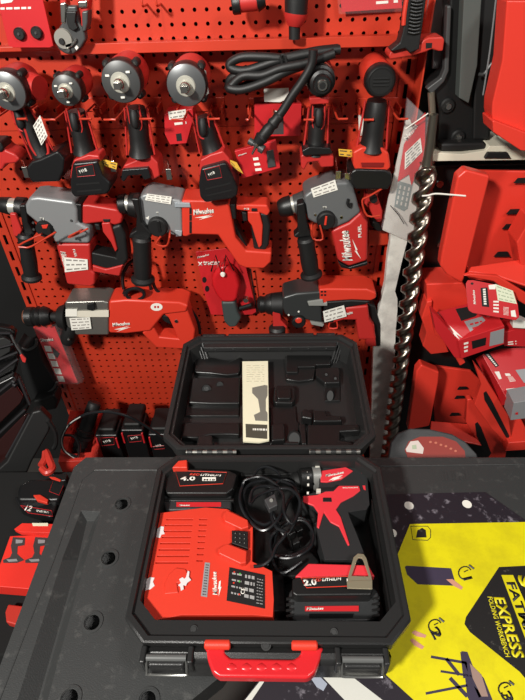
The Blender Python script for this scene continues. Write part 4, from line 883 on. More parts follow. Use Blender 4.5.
M().tube([WP(.058).at(p) for p in q4((172,205),(200,100),(248,235),(268,100),(320,200))],.0022,sub=1).build('elastic_cord',BLK2,t)
p=WP(.062).at(q4((248,225))[0]); M().lathe(p,p+Vector((0,-.005,0)),[(0,.007),(1,.005)],seg=12).build('cord_lock',WHITE,t)
M().tube([WP(.02).at(q4((430,190))[0],.001),WP(.02).at(q4((470,470))[0],.001)],.0018,sub=1).build('card_edge',BLK2,t)
p=WP(.04).at(q4((400,385))[0]); M().lathe(p,p+Vector((0,-.01,0)),[(0,.009),(1,.007)]).build('round_stud',STEEL,t)
M().lathe(WP(.03).at(q4((360,448))[0]),WP(.04).at(q4((440,425))[0]),[(0,.006),(1,.006)],seg=10).build('stud_bar',BLK2,t)
# D  drill
t=thing('core_drill','long corded red drill with silver gearbox and round sticker, lying low above the case lid','drill',tuple(WP(.06).at((120,320))))
M().lathe(WP(.08).at(y1((70,96))[0]),WP(.08).at(y1((135,95))[0]),[(0,.018),(.04,.027),(.3,.027),(.35,.024),(.5,.029),(.6,.024),(.7,.029),(.9,.024),(1,.018)]).build('chuck',BLK,t)
M().lathe(WP(.08).at(y1((66,96))[0]),WP(.08).at(y1((72,96))[0]),[(0,.02),(1,.024)]).build('chuck_rim',mat('rim_copper','96604a',.4,metal=.5),t)
M().lathe(WP(.08).at(y1((135,96))[0]),WP(.08).at(y1((178,98))[0]),[(0,.012),(.4,.016),(.5,.030),(1,.040)]).build('clutch',BLK2,t)
PR(WP(.105),y1((170,58),(270,55),(285,60),(285,145),(200,145),(172,120)),.07).build('gearbox',mat('gearbox_silver','8f8d87',.3,metal=.7,bump=.2),t,bev=.005)
PR(WP(.106),y1((172,78),(202,78),(202,96),(172,96)),.003,.003).build('paper_strip',WHITE,t,smooth=False)
PR(WP(.106),y1((202,82),(285,80),(285,97),(202,97)),.002,.002).build('paper_strip',mat('strip_pale','d8d2c2',.5),t,smooth=False)
sticker(t,WP(.106),y1((182,100),(236,98),(240,128),(188,132)),rows=4,h=.004)
PR(WP(.106),y1((228,65),(246,60),(250,76),(240,82),(228,78)),.008,.008).build('gear_lever',BLK2,t,bev=.002)
PR(WP(.105),y1((285,56),(330,52),(470,58),(495,68),(490,85),(430,92),(395,135),(330,142),(285,140)),.07).build('motor_housing',REDB,t,bev=.007,seg=4)
PR(WP(.10),y1((425,88),(492,78),(512,130),(508,165),(480,182),(410,178),(372,140),(400,118),(418,150),(468,155),(442,100)),.05).build('loop_handle',REDB,t,bev=.005)
PR(WP(.098),y1((418,92),(440,95),(450,118),(432,110)),.03).build('trigger',BLK2,t,bev=.002)
p=WP(.10).at(y1((463,108))[0]); M().lathe(p,p+Vector((0,-.002,0)),[(0,.006),(1,.005)],seg=14).build('handle_bolt',STEEL,t)
text('Milwaukee',WP(.105),y1((296,122))[0],y1((342,118))[0],WHITE,t,h=.001,shear=.3,bold=.03,ht=.012)
PR(WP(.105),y1((300,130),(338,121),(322,127),(342,124),(306,136),(318,130)),.0004,.0008).build('lightning_mark',WHITE,t,smooth=False)
st=PR(WP(.105),circ(y1((411,71))[0],6,3.8,20),.0006,.0008).build('round_sticker',WHITE,t,smooth=False)
for s in (-1,1): PR(WP(.105),circ((156.6+s*1.5,307),1.1,1.3,8),.0004,.0012).build('sticker_print',CARD,st,smooth=False)
p=WP(.11).at(y1((180,155))[0]); M().lathe(WP(.09).at(y1((188,118))[0]),WP(.10).at(y1((176,165))[0]),[(0,.02),(.7,.022),(1,.016)]).build('side_knob',BLK2,t)
M().lathe(WP(.124).at(y1((180,155))[0]),WP(.126).at(y1((180,155))[0])+Vector((0,-.002,0)),[(0,.004),(1,.003)],seg=10).build('knob_pin',STEEL,t)
# cable coil above it
t=thing('cable_coil','small coil of black cable hanging between the two left rotary hammers, above the red drill','cable',tuple(WP(.05).at((140,285))))
for k,pts in enumerate((z7((30,300),(45,275),(70,260),(95,270),(110,320),(125,370),(170,378),(200,390),(215,420)),)):
    M().tube([WP(.05+.01*k).at(p) for p in pts],.0045,seg=10).build('cable_run',CORDM,t)
M().tube([WP(.05).at(p) for p in z7((28,300),(25,330),(30,360),(45,385))],.0045,seg=10).build('cable_run',CORDM,t)
for k in range(4): M().tube([WP(.06+.012*k).at(p) for p in circ((133+k*.8,296-k*.6),11-k*.7,7-k*.4,10)],.0045,seg=10,closed=True,sub=4).build('cable_loop',CORDM,t)
M().tube([WP(.06).at(p) for p in y1((400,0),(410,25),(440,48),(480,55),(500,75),(520,110),(525,140))],.0045,seg=10).build('cable_run',CORDM,t)
# E
t=thing('rotary_hammer','corded rotary hammer with black gear case and red top, just above the lid','rotary hammer',tuple(WP(.06).at((320,310))))
M().lathe(WP(.07).at(z8((10,488))[0]),WP(.07).at(z8((60,485))[0]),[(0,.018),(.2,.024),(.5,.022),(.7,.027),(1,.03)]).build('chuck',BLK,t)
M().lathe(WP(.07).at(z8((60,485))[0]),WP(.07).at(z8((100,484))[0]),[(0,.03),(1,.033)]).build('handle_clamp',BLK2,t)
PR(WP(.105),z8((100,462),(150,448),(240,440),(240,470),(245,555),(200,548),(110,528),(98,500)),.075).build('gear_housing',mat('housing_charcoal','3f4141',.35,metal=.4),t,bev=.007)
PR(WP(.106),z8((232,432),(260,430),(405,432),(440,445),(440,465),(420,475),(350,472),(262,478),(255,492),(232,470)),.07).build('top_housing',REDB,t,bev=.007)
PR(WP(.104),z8((262,478),(350,472),(420,476),(400,488),(330,500),(300,520),(285,555),(248,555),(250,490)),.06).build('grip_rubber',RUB,t,bev=.005)
PR(WP(.103),z8((330,500),(410,492),(415,540),(428,560),(440,616),(375,616),(365,545),(320,545),(270,560),(272,530)),.06).build('motor_housing',RED,t,bev=.006)
PR(WP(.08),z8((405,480),(435,495),(455,560),(455,640),(430,640),(420,560)),.04).build('rear_grip',RUB,t,bev=.005)
PR(WP(.107),z8((190,478),(245,470),(248,484),(262,480),(262,492),(195,492)),.008,.003).build('selector_slide',mat('slide_grey','8c8d88',.4),t,bev=.001)
for q in (((238,438),(246,438),(246,444),(238,444)),((250,438),(258,438),(258,444),(250,444)),((238,450),(246,450),(246,456),(238,456)),((250,450),(258,450),(258,456),(250,456))): PR(WP(.106),z8(*q),.0004,.0006).build('vent_slot',BLK2,t,smooth=False)
p=WP(.105).at(z8((158,545))[0]); M().lathe(p,p+Vector((0,-.012,0)),[(0,.019),(.8,.018),(1,.015)]).build('mode_dial',BLK2,t)
p=WP(.118).at(z8((158,545))[0]); M().lathe(p,p+Vector((0,-.002,0)),[(0,.009),(1,.007)]).build('dial_centre',REDB,t)
for c in ((122,525),(158,513)): PR(WP(.105),circ(z8(c)[0],1,1,8),.0004,.0006).build('white_mark',WHITE,t,smooth=False)
PR(WP(.105),z8((200,550),(240,555),(250,560),(245,568),(205,560)),.02).build('front_clip',mat('slide_grey','8c8d88'),t,bev=.001)
M().tube([WP(.10).at(p) for p in z8((270,555),(268,572),(298,572),(296,550))],.0022,sub=2).build('lower_guard',REDB,t)
sticker(t,WP(.108),z8((246,512),(322,490),(332,530),(252,552)),rows=3)
text('Milwaukee',WP(.103),z8((325,528))[0],z8((355,520))[0],WHITE,t,h=.001,shear=.3,ht=.010)
PR(WP(.10),z8((62,505),(90,500),(95,545),(118,570),(105,580),(60,580),(66,560)),.03).build('depth_clip',RED,t,bev=.003)
side_handle(t,z8((80,565))[0],z8((84,700))[0],.022,.10)
PR(WP(.10),z8((410,560),(432,560),(440,640),(400,640)),.02).build('lower_frame',RED,t,bev=.004)
# blister card below D
t=thing('blister_pack','narrow red blister card with a column of white pictograms, hanging below the drill chuck','blister pack',tuple(WP(.06).at((58,350))))
c4=v2((145,120),(240,118),(340,362),(260,368))
PR(WP(.075),c4,.003).build('card',CARD,t)
PR(WP(.085),v2((240,112),(262,118),(362,362),(335,372)),.02).build('blister_side',CLEAR,t,bev=.002)
PR(WP(.088),v2((140,112),(245,110),(345,368),(256,372)),.012).build('blister',CLEAR,t,bev=.002)
text('Milwaukee',WP(.075),v2((180,184))[0],v2((235,178))[0],WHITE,t,h=.0015,shear=.3,ht=.012)
for i in range(5):
    a=(192+i*14,200+i*33); PR(WP(.075),v2(a,(a[0]+28,a[1]+2),(a[0]+37,a[1]+26),(a[0]+9,a[1]+25)),.0005,.0008).build('pictogram',WHITE,t,smooth=False)
PR(WP(.075),v2((228,205),(262,235),(250,255),(235,240)),.0005,.0008).build('print_picture',BLK2,t,smooth=False)
# ------------------------------------------------------------------ bottom left: bins, packs, cases
S=HP(.40)
def bin_frame(t,pl,out,inn,depth,m):
    n=len(out); P=[pl.at(p) for p in out]+[pl.at(p) for p in inn]; dn=Vector((0,0,-depth)); Q=[p+dn for p in P]
    return M().add(P+Q,[(i,(i+1)%n,n+(i+1)%n,n+i) for i in range(n)]+[(i,(i+1)%n,2*n+(i+1)%n,2*n+i) for i in range(n)]+[(n+i,n+(i+1)%n,3*n+(i+1)%n,3*n+i) for i in range(n)]+[tuple(2*n+i for i in range(n))]).build('bin_body',m,t,bev=.001)
t=thing('parts_bin','red open bin holding a black side grip, at the lower left of the board','bin',tuple(S.at((80,435))))
bin_frame(t,S,[(70,411),(103,410),(97,460),(58,462)],[(76,417),(98,416),(91,452),(66,454)],.096,BIN)
for i in range(4): M().box((S.at((72-i*3,420+i*10)).x,S.at((72-i*3,420+i*10)).y,.36),(S.at((72-i*3,420+i*10)).x+.012,S.at((72-i*3,420+i*10)).y+.012,.40)).build('bin_rib',BIN,t,bev=.001)
t=thing('side_grip','black rubber side grip standing slanted in the red parts bin','grip',tuple(S.at((80,450))))
a=Plane((0,1.08,0),(0,-1,0)).at((95,402)); b=Plane((0,1.0,0),(0,-1,0)).at((80,446))
M().lathe(a,b,[(0,.016),(.03,.020),(.3,.021),(.62,.021),(.64,.026),(.68,.026),(.7,.021),(.74,.021),(.76,.028),(.82,.028),(.84,.02),(1,.022)]).build('grip',RUB,t)
M().lathe(b,b+(b-a)*.25,[(0,.015),(.3,.02),(1,.014)]).build('clamp_end',BLK,t)
t=thing('loose_cable','thin black cable arching from the red parts bin to the case lid','cable',tuple(S.at((70,440))))
M().tube([Plane((0,.93,0),(0,-1,0)).at(p) for p in x5((75,380),(20,355),(8,300),(40,240),(110,195),(200,182),(290,200),(360,235),(440,290),(475,320))],.0042,seg=10).build('cable_run',CORDM,t)
M().tube([Plane((0,.95,0),(0,-1,0)).at(p) for p in x5((8,285),(60,290),(85,330),(80,380))],.004,seg=10).build('cable_run',CORDM,t)
M().tube([Plane((0,.927,0),(0,-1,0)).at(p) for p in x5((62,385),(18,350),(8,300),(38,240),(90,204))],.0016,seg=8).build('pale_stripe',mat('cable_grey','b0b0ac',.4),t)
# packs on the shelf
YB=Z(90,390,5.833)
for body,top,lq,lb in ((((52,325),(50,270),(150,265),(165,290),(165,360),(62,370)),((75,215),(90,188),(185,180),(190,260),(70,262)),((62,280),(140,275),(142,318),(70,325)),'black battery pack on the bottom shelf beside the red bin, leftmost of three'),
        (((198,262),(210,245),(305,235),(318,270),(312,325),(205,335)),((218,185),(240,160),(325,155),(340,225),(215,240)),((220,268),(298,262),(300,298),(230,305)),'black battery pack on the bottom shelf, middle one of three'),
        (((345,300),(345,270),(470,260),(490,290),(470,372),(360,360)),((345,160),(370,135),(480,128),(500,210),(480,250),(350,245)),((368,330),(430,325),(435,342),(375,346)),'black battery pack on the bottom shelf, partly hidden by the case lid')):
    pl=Plane((0,1.0,0),(0,-1,0)); c=pl.at(YB(body[0])[0])
    t=thing('battery_pack',lb,'battery',(c.x,1.03,.226),'battery packs on the bottom shelf')
    fr=[pl.at(p) for p in YB(*body)]; zlow=.2265
    x0_=min(p.x for p in fr);x1_=max(p.x for p in fr); zt_=max(p.z for p in fr)
    M().box((x0_,1.0,zlow),(x1_,1.075,zt_)).build('pack_body',BT,t,bev=.006)
    M().box((x0_+.008,1.01,zt_-.01),(x1_-.008,1.10,zt_+.016)).build('slide_rail',BLK2,t,bev=.008)
    q=YB(*lq); o=PR(pl,q,.0005,.0008).build('pack_label',BLK2,t,smooth=False); M().tube([pl.at(p,.001) for p in q],.0008,sub=1,seg=6,closed=True).build('label_border',CARD,o)
    text('M18',pl,(q[3][0]+2.5,q[3][1]-2.5),(q[2][0]-3,q[2][1]-3),WHITE,o,h=.0012)
    for s in (x0_+.002,x1_-.007): M().box((s,.996,zt_-.055),(s+.005,1.02,zt_-.01)).build('release_tab',CARD,t,bev=.001)
# battery on crate lower left
LV=HP(.60)
t=thing('storage_crate','dark open crate carrying tools left of the workbench','crate',(-.55,.55,0))
M().box((-.78,.36,0),(-.415,.79,.545)).build('crate_body',mat('crate_black','060606',.9),t,bev=.006)
t=thing('battery_pack','big black battery marked 12 lying left of the workbench corner','battery',tuple(LV.at((50,495))))
Lz=Z(0,440,5.833)
PR(HP(.60),Lz((100,300),(110,260),(170,225),(290,225),(375,250),(370,300),(340,350),(300,352),(100,350)),.05).build('body',BT,t,bev=.008)
PR(HP(.585),Lz((80,330),(180,320),(280,355),(340,352),(310,440),(285,450),(160,410),(110,390)),.035).build('lower_body',BT,t,bev=.006)
PR(HP(.60),Lz((190,318),(235,315),(283,345),(275,368),(215,352)),.01,.004).build('latch_button',REDB,t,bev=.003)
ql=Lz((310,238),(372,260),(345,322),(288,300)); o=PR(HP(.60),ql,.0005,.001).build('pack_label',BLK2,t,smooth=False); M().tube([HP(.6).at(p,.0014) for p in ql],.0006,sub=1,seg=6,closed=True).build('label_border',CARD,o)
ql=Lz((120,382),(300,412),(308,445),(165,425)); o=PR(HP(.585),ql,.0005,.001).build('pack_label',BLK2,t,smooth=False); M().tube([HP(.585).at(p,.0014) for p in ql],.0006,sub=1,seg=6,closed=True).build('label_border',CARD,o)
text('12',HP(.585),Lz((142,408))[0],Lz((178,414))[0],WHITE,o,h=.0018,bold=.03)
M().bars(HP(.585),Lz((205,404),(288,416),(290,428),(207,418)),2,h=.0018,breaks=3,fill=.5).build('print',WHITE,o,smooth=False)
PR(HP(.62),Lz((285,210),(310,195),(395,195),(385,235),(350,240)),.05).build('slide_rail',BLK,t,bev=.004)
PR(HP(.62),Lz((285,213),(320,215),(358,232),(350,240),(300,225)),.004,.002).build('red_stripe',REDB,t,bev=.001)
t=thing('red_clip','crumpled red plastic clip lying in the dark behind the big battery','clip',tuple(HP(.55).at((45,462))))
M().tube([HP(.58).at(p) for p in Lz((240,150),(262,110),(268,70),(290,120),(305,165),(275,190),(245,165))],.009,sub=5,seg=8).build('clip_frame',BIN,t)
M().tube([HP(.57).at(p) for p in Lz((300,190),(280,130),(250,120))],.006,sub=4).build('clip_tongue',DRED,t)
# red carton with two printed impact drivers
q=[(9.5,536),(47,533),(60,533),(60,592),(-8,590),(-8,575)]
t=thing('carton','red carton printed with two cordless impact drivers, left of the workbench','box',tuple(HP(.56).at((25,565))))
PR(HP(.585),[(10,536),(60,533),(66,592),(-8,586)],.035).build('box_body',mat('carton_red','e03126',.45),t,bev=.0015)
PR(HP(.60),[(14,529),(22,523),(60,524),(58,533),(20,532)],.012).build('box_flap',mat('carton_red','e03126'),t,bev=.001)
PR(HP(.601),[(32,523),(48,523),(48,526),(33,526)],.0005,.0006).build('flap_sticker',mat('paper_cream','e6e0c4'),t,smooth=False)
for k,dx in enumerate((0,78)):
    o=PR(HP(.585),x3((45+dx,410),(88+dx,412),(86+dx,438),(62+dx,442),(60+dx,468),(72+dx,480),(85+dx,490),(60+dx,500),(12+dx*.98,500),(10+dx,490),(35+dx,480),(42+dx,465),(38+dx,440)),.0004,.0006).build('driver_picture',PRINT,t,smooth=False)
    PR(HP(.585),x3((55+dx,418),(80+dx,420),(78+dx,430),(55+dx,432)),.0004,.0011).build('picture_highlight',SILV,o,smooth=False)
    PR(HP(.585),x3((22+dx,488),(58+dx,486),(62+dx,494),(30+dx,496)),.0004,.0011).build('picture_highlight',SILV,o,smooth=False)
t=thing('red_tool_box','corner of a red tool lying below the carton with the printed drivers','box',tuple(HP(.56).at((12,612))))
PR(HP(.565),[(5,612),(8,604),(24,606),(20,626),(6,622)],.02).build('box_body',BIN,t,bev=.003)
# leaning stacked black cases at far left
KC=mat('case_gloss_black','0d0c0c',.3,bump=.3,bscale=60)
KR=mat('case_ridge','242325',.35)
def slab(t,nm,pts,y,depth,m,bev=.006):
    depth=min(depth,.035)
    return PR(Plane((0,y,0),(0.35,-1,.35)),pts,depth).build(nm,m,t,bev=bev)
t=thing('storage_case','upper of the stacked black storage cases leaning at the left edge, with a red-tipped latch','storage case',tuple(Plane((0,.95,0),(0,-1,0)).at((8,380))))
Q=Plane((0,.98,0),(0,-1,0))
slab(t,'shell',q3((-80,20),(0,30),(52,40),(75,60),(60,120),(88,180),(70,250),(20,330),(-80,380)),.98,.12,KC)
slab(t,'front_ridge',q3((-80,100),(20,80),(55,100),(50,150),(-80,230)),.955,.03,BLK2,.004)
t2=Plane((0,.955,0),(.35,-1,.35))
M().tube([t2.at(p) for p in q3((50,65),(70,110),(95,150),(105,180))],.003,sub=4).build('latch_strap',DGREY,t)
PR(Plane((0,.945,0),(0.35,-1,.35)),q3((92,165),(102,160),(122,182),(118,200),(105,196)),.006).build('latch_tip',RED,t,bev=.001)
for a,b in (((-80,60),(48,62)),((-80,150),(62,112)),((-80,215),(82,150)),((-80,300),(84,182))): M().tube([Plane((0,.95,0),(.35,-1,.35)).at(p) for p in q3(a,b)],.0035,sub=1).build('edge_ridge',KR,t)
t=thing('storage_case','glossy dark storage case leaning below the upper black case at the left edge','storage case',tuple(Q.at((8,420))))
slab(t,'shell',q3((-80,330),(60,260),(85,275),(140,400),(120,440),(30,640),(-80,800)),.93,.14,KC)
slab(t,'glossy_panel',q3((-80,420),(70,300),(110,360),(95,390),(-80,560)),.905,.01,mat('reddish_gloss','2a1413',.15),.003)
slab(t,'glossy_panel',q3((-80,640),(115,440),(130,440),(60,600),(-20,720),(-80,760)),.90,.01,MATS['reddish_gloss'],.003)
for a,b in (((-80,395),(75,275)),((-80,600),(118,418)),((30,640),(140,440)),((88,275),(140,395))): M().tube([Plane((0,.895,0),(.35,-1,.35)).at(p) for p in q3(a,b)],.0035,sub=1).build('edge_ridge',KR,t)
for a in ((60,285),(64,300)): M().lathe(Plane((0,.89,0),(.35,-1,.35)).at(q3(a)[0]),Plane((0,.885,0),(.35,-1,.35)).at(q3((a[0]+12,a[1]+8))[0]),[(0,.006),(1,.006)],seg=12).build('hinge_stub',KR,t)
t=thing('storage_case','lowest matte black case, slanting down beside the big battery','storage case',tuple(Q.at((20,470))))
slab(t,'shell',q3((150,430),(190,420),(240,470),(230,520),(150,660),(90,800),(-60,1100),(-80,760),(30,660)),.87,.12,RUB)
M().tube([Plane((0,.865,0),(.35,-1,.35)).at(p) for p in q3((225,470),(255,520),(262,570),(250,600))],.006,sub=4).build('carry_strap',BLK,t)
t=thing('tool_bag','dark soft bag hanging in the shade between the leaning cases and the perforated panel','bag',tuple(Plane((0,1.1,0),(0,-1,0)).at((40,360))))
PR(Plane((0,1.12,0),(0,-1,0)),q3((75,110),(100,135),(130,135),(165,80),(200,200),(265,300),(240,340),(180,360),(140,390),(100,250)),.06).build('bag_body',mat('bag_black','0e0f10',.7),t,bev=.012)
M().tube([Plane((0,1.11,0),(0,-1,0)).at(p) for p in q3((100,130),(130,140),(165,120),(170,90))],.004,sub=4).build('bag_rim',DGREY,t)
M().tube([Plane((0,1.11,0),(0,-1,0)).at(p) for p in q3((178,350),(215,345),(250,320),(265,290))],.004,sub=4).build('bag_rim',DGREY,t)
PR(Plane((0,1.08,0),(0,-1,0)),q3((150,380),(200,370),(250,350),(270,380),(262,420),(200,430),(160,420)),.05).build('bag_fold',BLK2,t,bev=.008)
# ------------------------------------------------------------------ right side
RB=mat('rack_black','181a1a',.4,bump=.1)
M().box((PX1+.045,W+.0,0),(1.3,W+.05,2.2)).build('rack_back_panel',RB,None,smooth=False,label='tall black back panel behind the red bins on the right',cat='panel')
# white plank and foil
WPK=mat('plank_white','e2dfd6',.55,bump=.6,bscale=60,spot=(.45,.8),spotcol='a3a09b',sscale=14)
VP=lambda d:WP(d)
pl=VP(.075)
o=PR(pl,v5((215,0),(260,0),(345,0),(335,60),(290,235),(245,430),(262,480),(262,560),(250,700))+[(392,440),(385,520),(368,520),(374,330)]+v5((175,385),(195,180),(212,90)),.02).build('white_plank',WPK,None,label='rough whitish plank standing on end right of the perforated panel',cat='plank')
o=PR(VP(.022),Z(340,0,4.773)((430,-60),(525,-60),(520,80),(505,180),(490,330),(440,330),(445,200),(400,170),(415,60)),.01).build('foil_wrap',mat('foil_silver','a9a3a2',.3,metal=.7,bump=1,bscale=25),None,bev=.002,label='crinkled silver foil wrap behind the red cradle, top right of the board',cat='foil')
# bagged saw blade card
bl=VP(.085)
t=thing('bagged_blade_pack','tall grey cardboard blade sleeve in a clear bag with a red diagonal header','pack',tuple(bl.at((400,200))))
PR(bl,q6((215,185),(235,185),(300,370),(318,400),(250,700),(240,760),(105,700),(130,560)),.004).build('sleeve',mat('card_pale','c6c0b8',.5),t,bev=.001)
PR(bl,q6((268,190),(305,150),(302,345),(240,492),(228,440),(175,475),(205,300)),.0008,.003).build('red_header',CARD,t,smooth=False)
PR(bl,q6((210,340),(282,270),(290,335),(208,418)),.0006,.0045).build('white_label',WHITE,t,smooth=False)
M().bars(bl,q6((210,340),(282,270),(290,335),(208,418)),5,h=.005,breaks=2,fill=.25).build('print',PRINT,t,smooth=False)
text('Milwaukee',bl,q6((222,285))[0],q6((270,215))[0],WHITE,t,h=.004,shear=.3,ht=.012)
mb=M().prism(bl,q6((180,470),(245,490),(222,600),(205,612),(160,590),(165,550)),.0005,.0010); mb.build('grey_print',mat('print_steel','7d8583',.5),t,smooth=False)
for i in range(3):
    for j in range(4): PR(bl,q6((186+i*20-j*5,490+j*24+i*5),(193+i*20-j*5,492+j*24+i*5),(190+i*20-j*5,508+j*24+i*5),(183+i*20-j*5,506+j*24+i*5)),.0004,.0016).build('punched_window',mat('card_pale','c6c0b8'),t,smooth=False)
PR(VP(.10),q6((222,85),(290,150),(350,200),(355,240),(330,370),(310,400),(240,760),(102,700),(205,260),(215,180)),.018).build('clear_bag',BAG,t,bev=.004)
M().tube([VP(.104).at(p) for p in q6((212,228),(260,195),(318,155))],.0012,sub=2).build('zip_tie',WHITE,t)
M().tube([VP(.104).at(p) for p in q6((142,585),(180,630),(205,670))],.001,sub=1).build('crease_line',PRINT,t)
# auger bit
t=thing('auger_bit','long dark steel spiral auger drill bit standing upright in front of the black panel','auger bit',(.33,1.06,0))
A=Plane((0,1.07,0),(0,-1,0)).at((427,165)); Bq=Plane((0,1.07,0),(0,-1,0)).at((388,455)); ax=(Bq-A).normalized(); 
L=(Bq-A).length*1.35; e=Vector((0,-1,0)); e=(e-ax*e.dot(ax)).normalized(); g=ax.cross(e)
mb=M(); NS=34*12; K=12; vs=[];fs=[]; pitch=.094; 
for i in range(NS+1):
    s=L*i/NS; a0=2*math.pi*s/pitch
    for k in range(24):
        th=2*math.pi*k/24; ph=(th-a0)%(2*math.pi)
        c=.5+.5*math.cos(2*ph); c=min(max((c-.25)/.45,0),1); c=c*c*(3-2*c); r=.0105+.0125*c
        vs.append(A+ax*s+(e*math.cos(th)+g*math.sin(th))*r)
for i in range(NS):
    for k in range(24): q=(k+1)%24; fs.append((i*24+k,i*24+q,(i+1)*24+q,(i+1)*24+k))
fs.append(tuple(range(23,-1,-1))); fs.append(tuple(NS*24+k for k in range(24)))
mb.add(vs,fs).build('spiral_flute',BSTEEL,t,angle=180)
M().lathe(A,A-ax*.10,[(0,.012),(.2,.010),(1,.009)]).build('shank',mat('shank_steel','857f72',.3,metal=.9),t)
ctie=M().tube([Plane((0,1.03,0),(0,-1,0)).at(p) for p in x1((152,130),(175,128),(200,122),(250,125),(310,130))],.0018,sub=3).build('zip_tie',WHITE,None,label='white zip tie with a long tail wrapped around the top of the auger',cat='zip tie')
# packing plates of the tool storage racks
PA=Plane((0,1.13,0),(0,-1,0))
t=thing('rack_mount_plate','black moulded mounting plate with grey strip and two bolts, upper right','mounting plate',tuple(PA.at((460,150))))
PR(PA,x6((-25,140),(90,60),(110,-400),(470,-400),(420,-100),(340,240),(345,260),(335,440),(310,470),(50,510),(30,480),(50,290),(20,200)),.05).build('plate',BLK,t,bev=.008)
PR(Plane((0,1.10,0),(0,-1,0)),x6((190,-400),(290,-400),(262,30),(215,240),(160,210)),.03).build('grey_strip',mat('strip_grey','4f5451',.45),t,bev=.002)
PR(Plane((0,1.115,0),(0,-1,0)),x6((-20,160),(60,100),(80,50),(95,-300),(120,-300),(105,60),(80,120),(10,190)),.02).build('edge_band',DGREY,t,bev=.003)
for c in ((95,250),(152,422)):
    p=PA.at(x6(c)[0],.0); b_=M().lathe(p,p+Vector((0,-.008,0)),[(0,.015),(.6,.015),(1,.012)],seg=24).build('bolt_washer',BLK2,t); M().lathe(p+Vector((0,-.008,0)),p+Vector((0,-.013,0)),[(0,.007),(1,.006)],seg=6).build('bolt',STEEL,b_)
PR(Plane((0,1.10,0),(0,-1,0)),x6((60,462),(310,455),(318,500),(60,512)),.05).build('lower_lip',BLK2,t,bev=.006)
M().tube([Plane((0,1.10,0),(0,-1,0)).at(p) for p in x6((270,78),(300,75),(340,20),(380,-10))],.003,sub=3).build('cable_clip',DGREY,t)
M().tube([PA.at((431,92),.01),PA.at((433,125),.01),PA.at((431,165),.01)],.007,sub=1,seg=10).build('steel_tube',mat('tube_steel','a59d8a',.3,metal=.8),None,label='short polished steel tube beside the lower left corner of the black mounting plate',cat='tube')
t=thing('rack_rail','black vertical rack rails with white edging between mounting plate and big red bin','rail',tuple(PA.at((485,100))))
PR(Plane((0,1.12,0),(0,-1,0)),[(478,-20),(500,-20),(497,50),(489,140),(473,140),(474,100)],.04).build('rail',BLK2,t,bev=.004)
M().tube([Plane((0,1.075,0),(0,-1,0)).at(p) for p in [(497,-10),(490,50),(483,95)]],.0016,sub=2).build('edge_trim',MGREY,t)
# cream shelf edge
t=thing('cream_shelf','cream shelf edge crossing behind the big red bin, above the black plinth on the right','shelf',tuple(PA.at((480,155))))
PR(Plane((0,1.09,0),(0,-1,0)),x6((-5,530),(50,515),(180,520),(310,500),(330,475),(430,475),(455,500),(560,500),(700,495),(700,550),(-5,560)),.10).build('shelf_deck',mat('cream_metal','d9d3bf',.4),t,bev=.001)
PR(Plane((0,1.085,0),(0,-1,0)),x6((300,545),(320,512),(430,512),(450,545)),.01,.002).build('label_clip',BLK2,t,bev=.002)
# lower black wall plate
t=thing('rack_mount_plate','large black mounting panel behind the lower red bins with a few steel bolts','mounting plate',tuple(PA.at((440,300))))
PR(Plane((0,1.15,0),(0,-1,0)),[(428,165),(540,163),(600,470),(376,470),(404,300)],.03).build('plate',BLK,t,bev=.004)
for c in (x1((215,85))[0],x1((218,303))[0],(414,380)): p=Plane((0,1.15,0),(0,-1,0)).at(c); M().lathe(p,p+Vector((0,-.006,0)),[(0,.010),(1,.008)],seg=20).build('bolt',STEEL,t)
# big red bin top right
BR=mat('organizer_red','dc3a2c',.38,bump=.1,bscale=900)
def poly(nm,pl,pts,th,par,m=BR,bev=.003): return PR(pl,pts,th).build(nm,m,par,bev=bev)
y_=lambda d:Plane((0,d,0),(0,-1,0))
t=thing('storage_bin','large plain red bin cut off by the top right corner','bin',tuple(y_(1.0).at((510,130))))
poly('side_wall',y_(1.02),x6((425,-330),(600,-330),(700,400),(560,470),(350,345),(342,300),(345,240),(400,0)),.05,t)
poly('bottom_lip',y_(1.0),x6((345,340),(356,335),(600,430),(700,440),(700,520),(500,500),(350,400)),.06,t)
# open organizer bin
t=thing('storage_bin','open red bin with a slanted front panel and slotted back, above the tilted tag card','bin',tuple(y_(1.0).at((480,280))))
poly('back_wall',y_(1.12),x1((300,45),(330,38),(600,42),(640,200),(600,480),(320,430),(300,300)),.01,t)
for c in ((512,75),(485,188),(470,242),(440,342)):
    PR(y_(1.109),x1((c[0]-28,c[1]+9),(c[0]-12,c[1]-9),(c[0]+22,c[1]-10),(c[0]+32,c[1]+9)),.002,.0006).build('slot',BLK2,t,smooth=False)
poly('front_flange',y_(1.03),x1((280,62),(312,35),(400,58),(392,90),(305,430),(298,448),(240,415),(218,385),(222,350)),.03,t,bev=.005)
mb=M(); 
q=[y_(1.02).at(p) for p in x1((325,412),(300,420),(420,425),(560,480),(640,560))]
poly('tray_floor',Plane((0,1.0,q[0].z),(0,-.5,1)),x1((320,405),(420,418),(600,480),(640,400),(500,360),(330,385)),.006,t)
poly('front_lip',y_(.99),x1((300,420),(325,412),(425,420),(560,500),(640,560),(640,590),(500,510),(410,440)),.01,t)
poly('inner_divider',y_(1.03),x1((495,300),(545,215),(640,205),(640,520),(525,460)),.06,t)
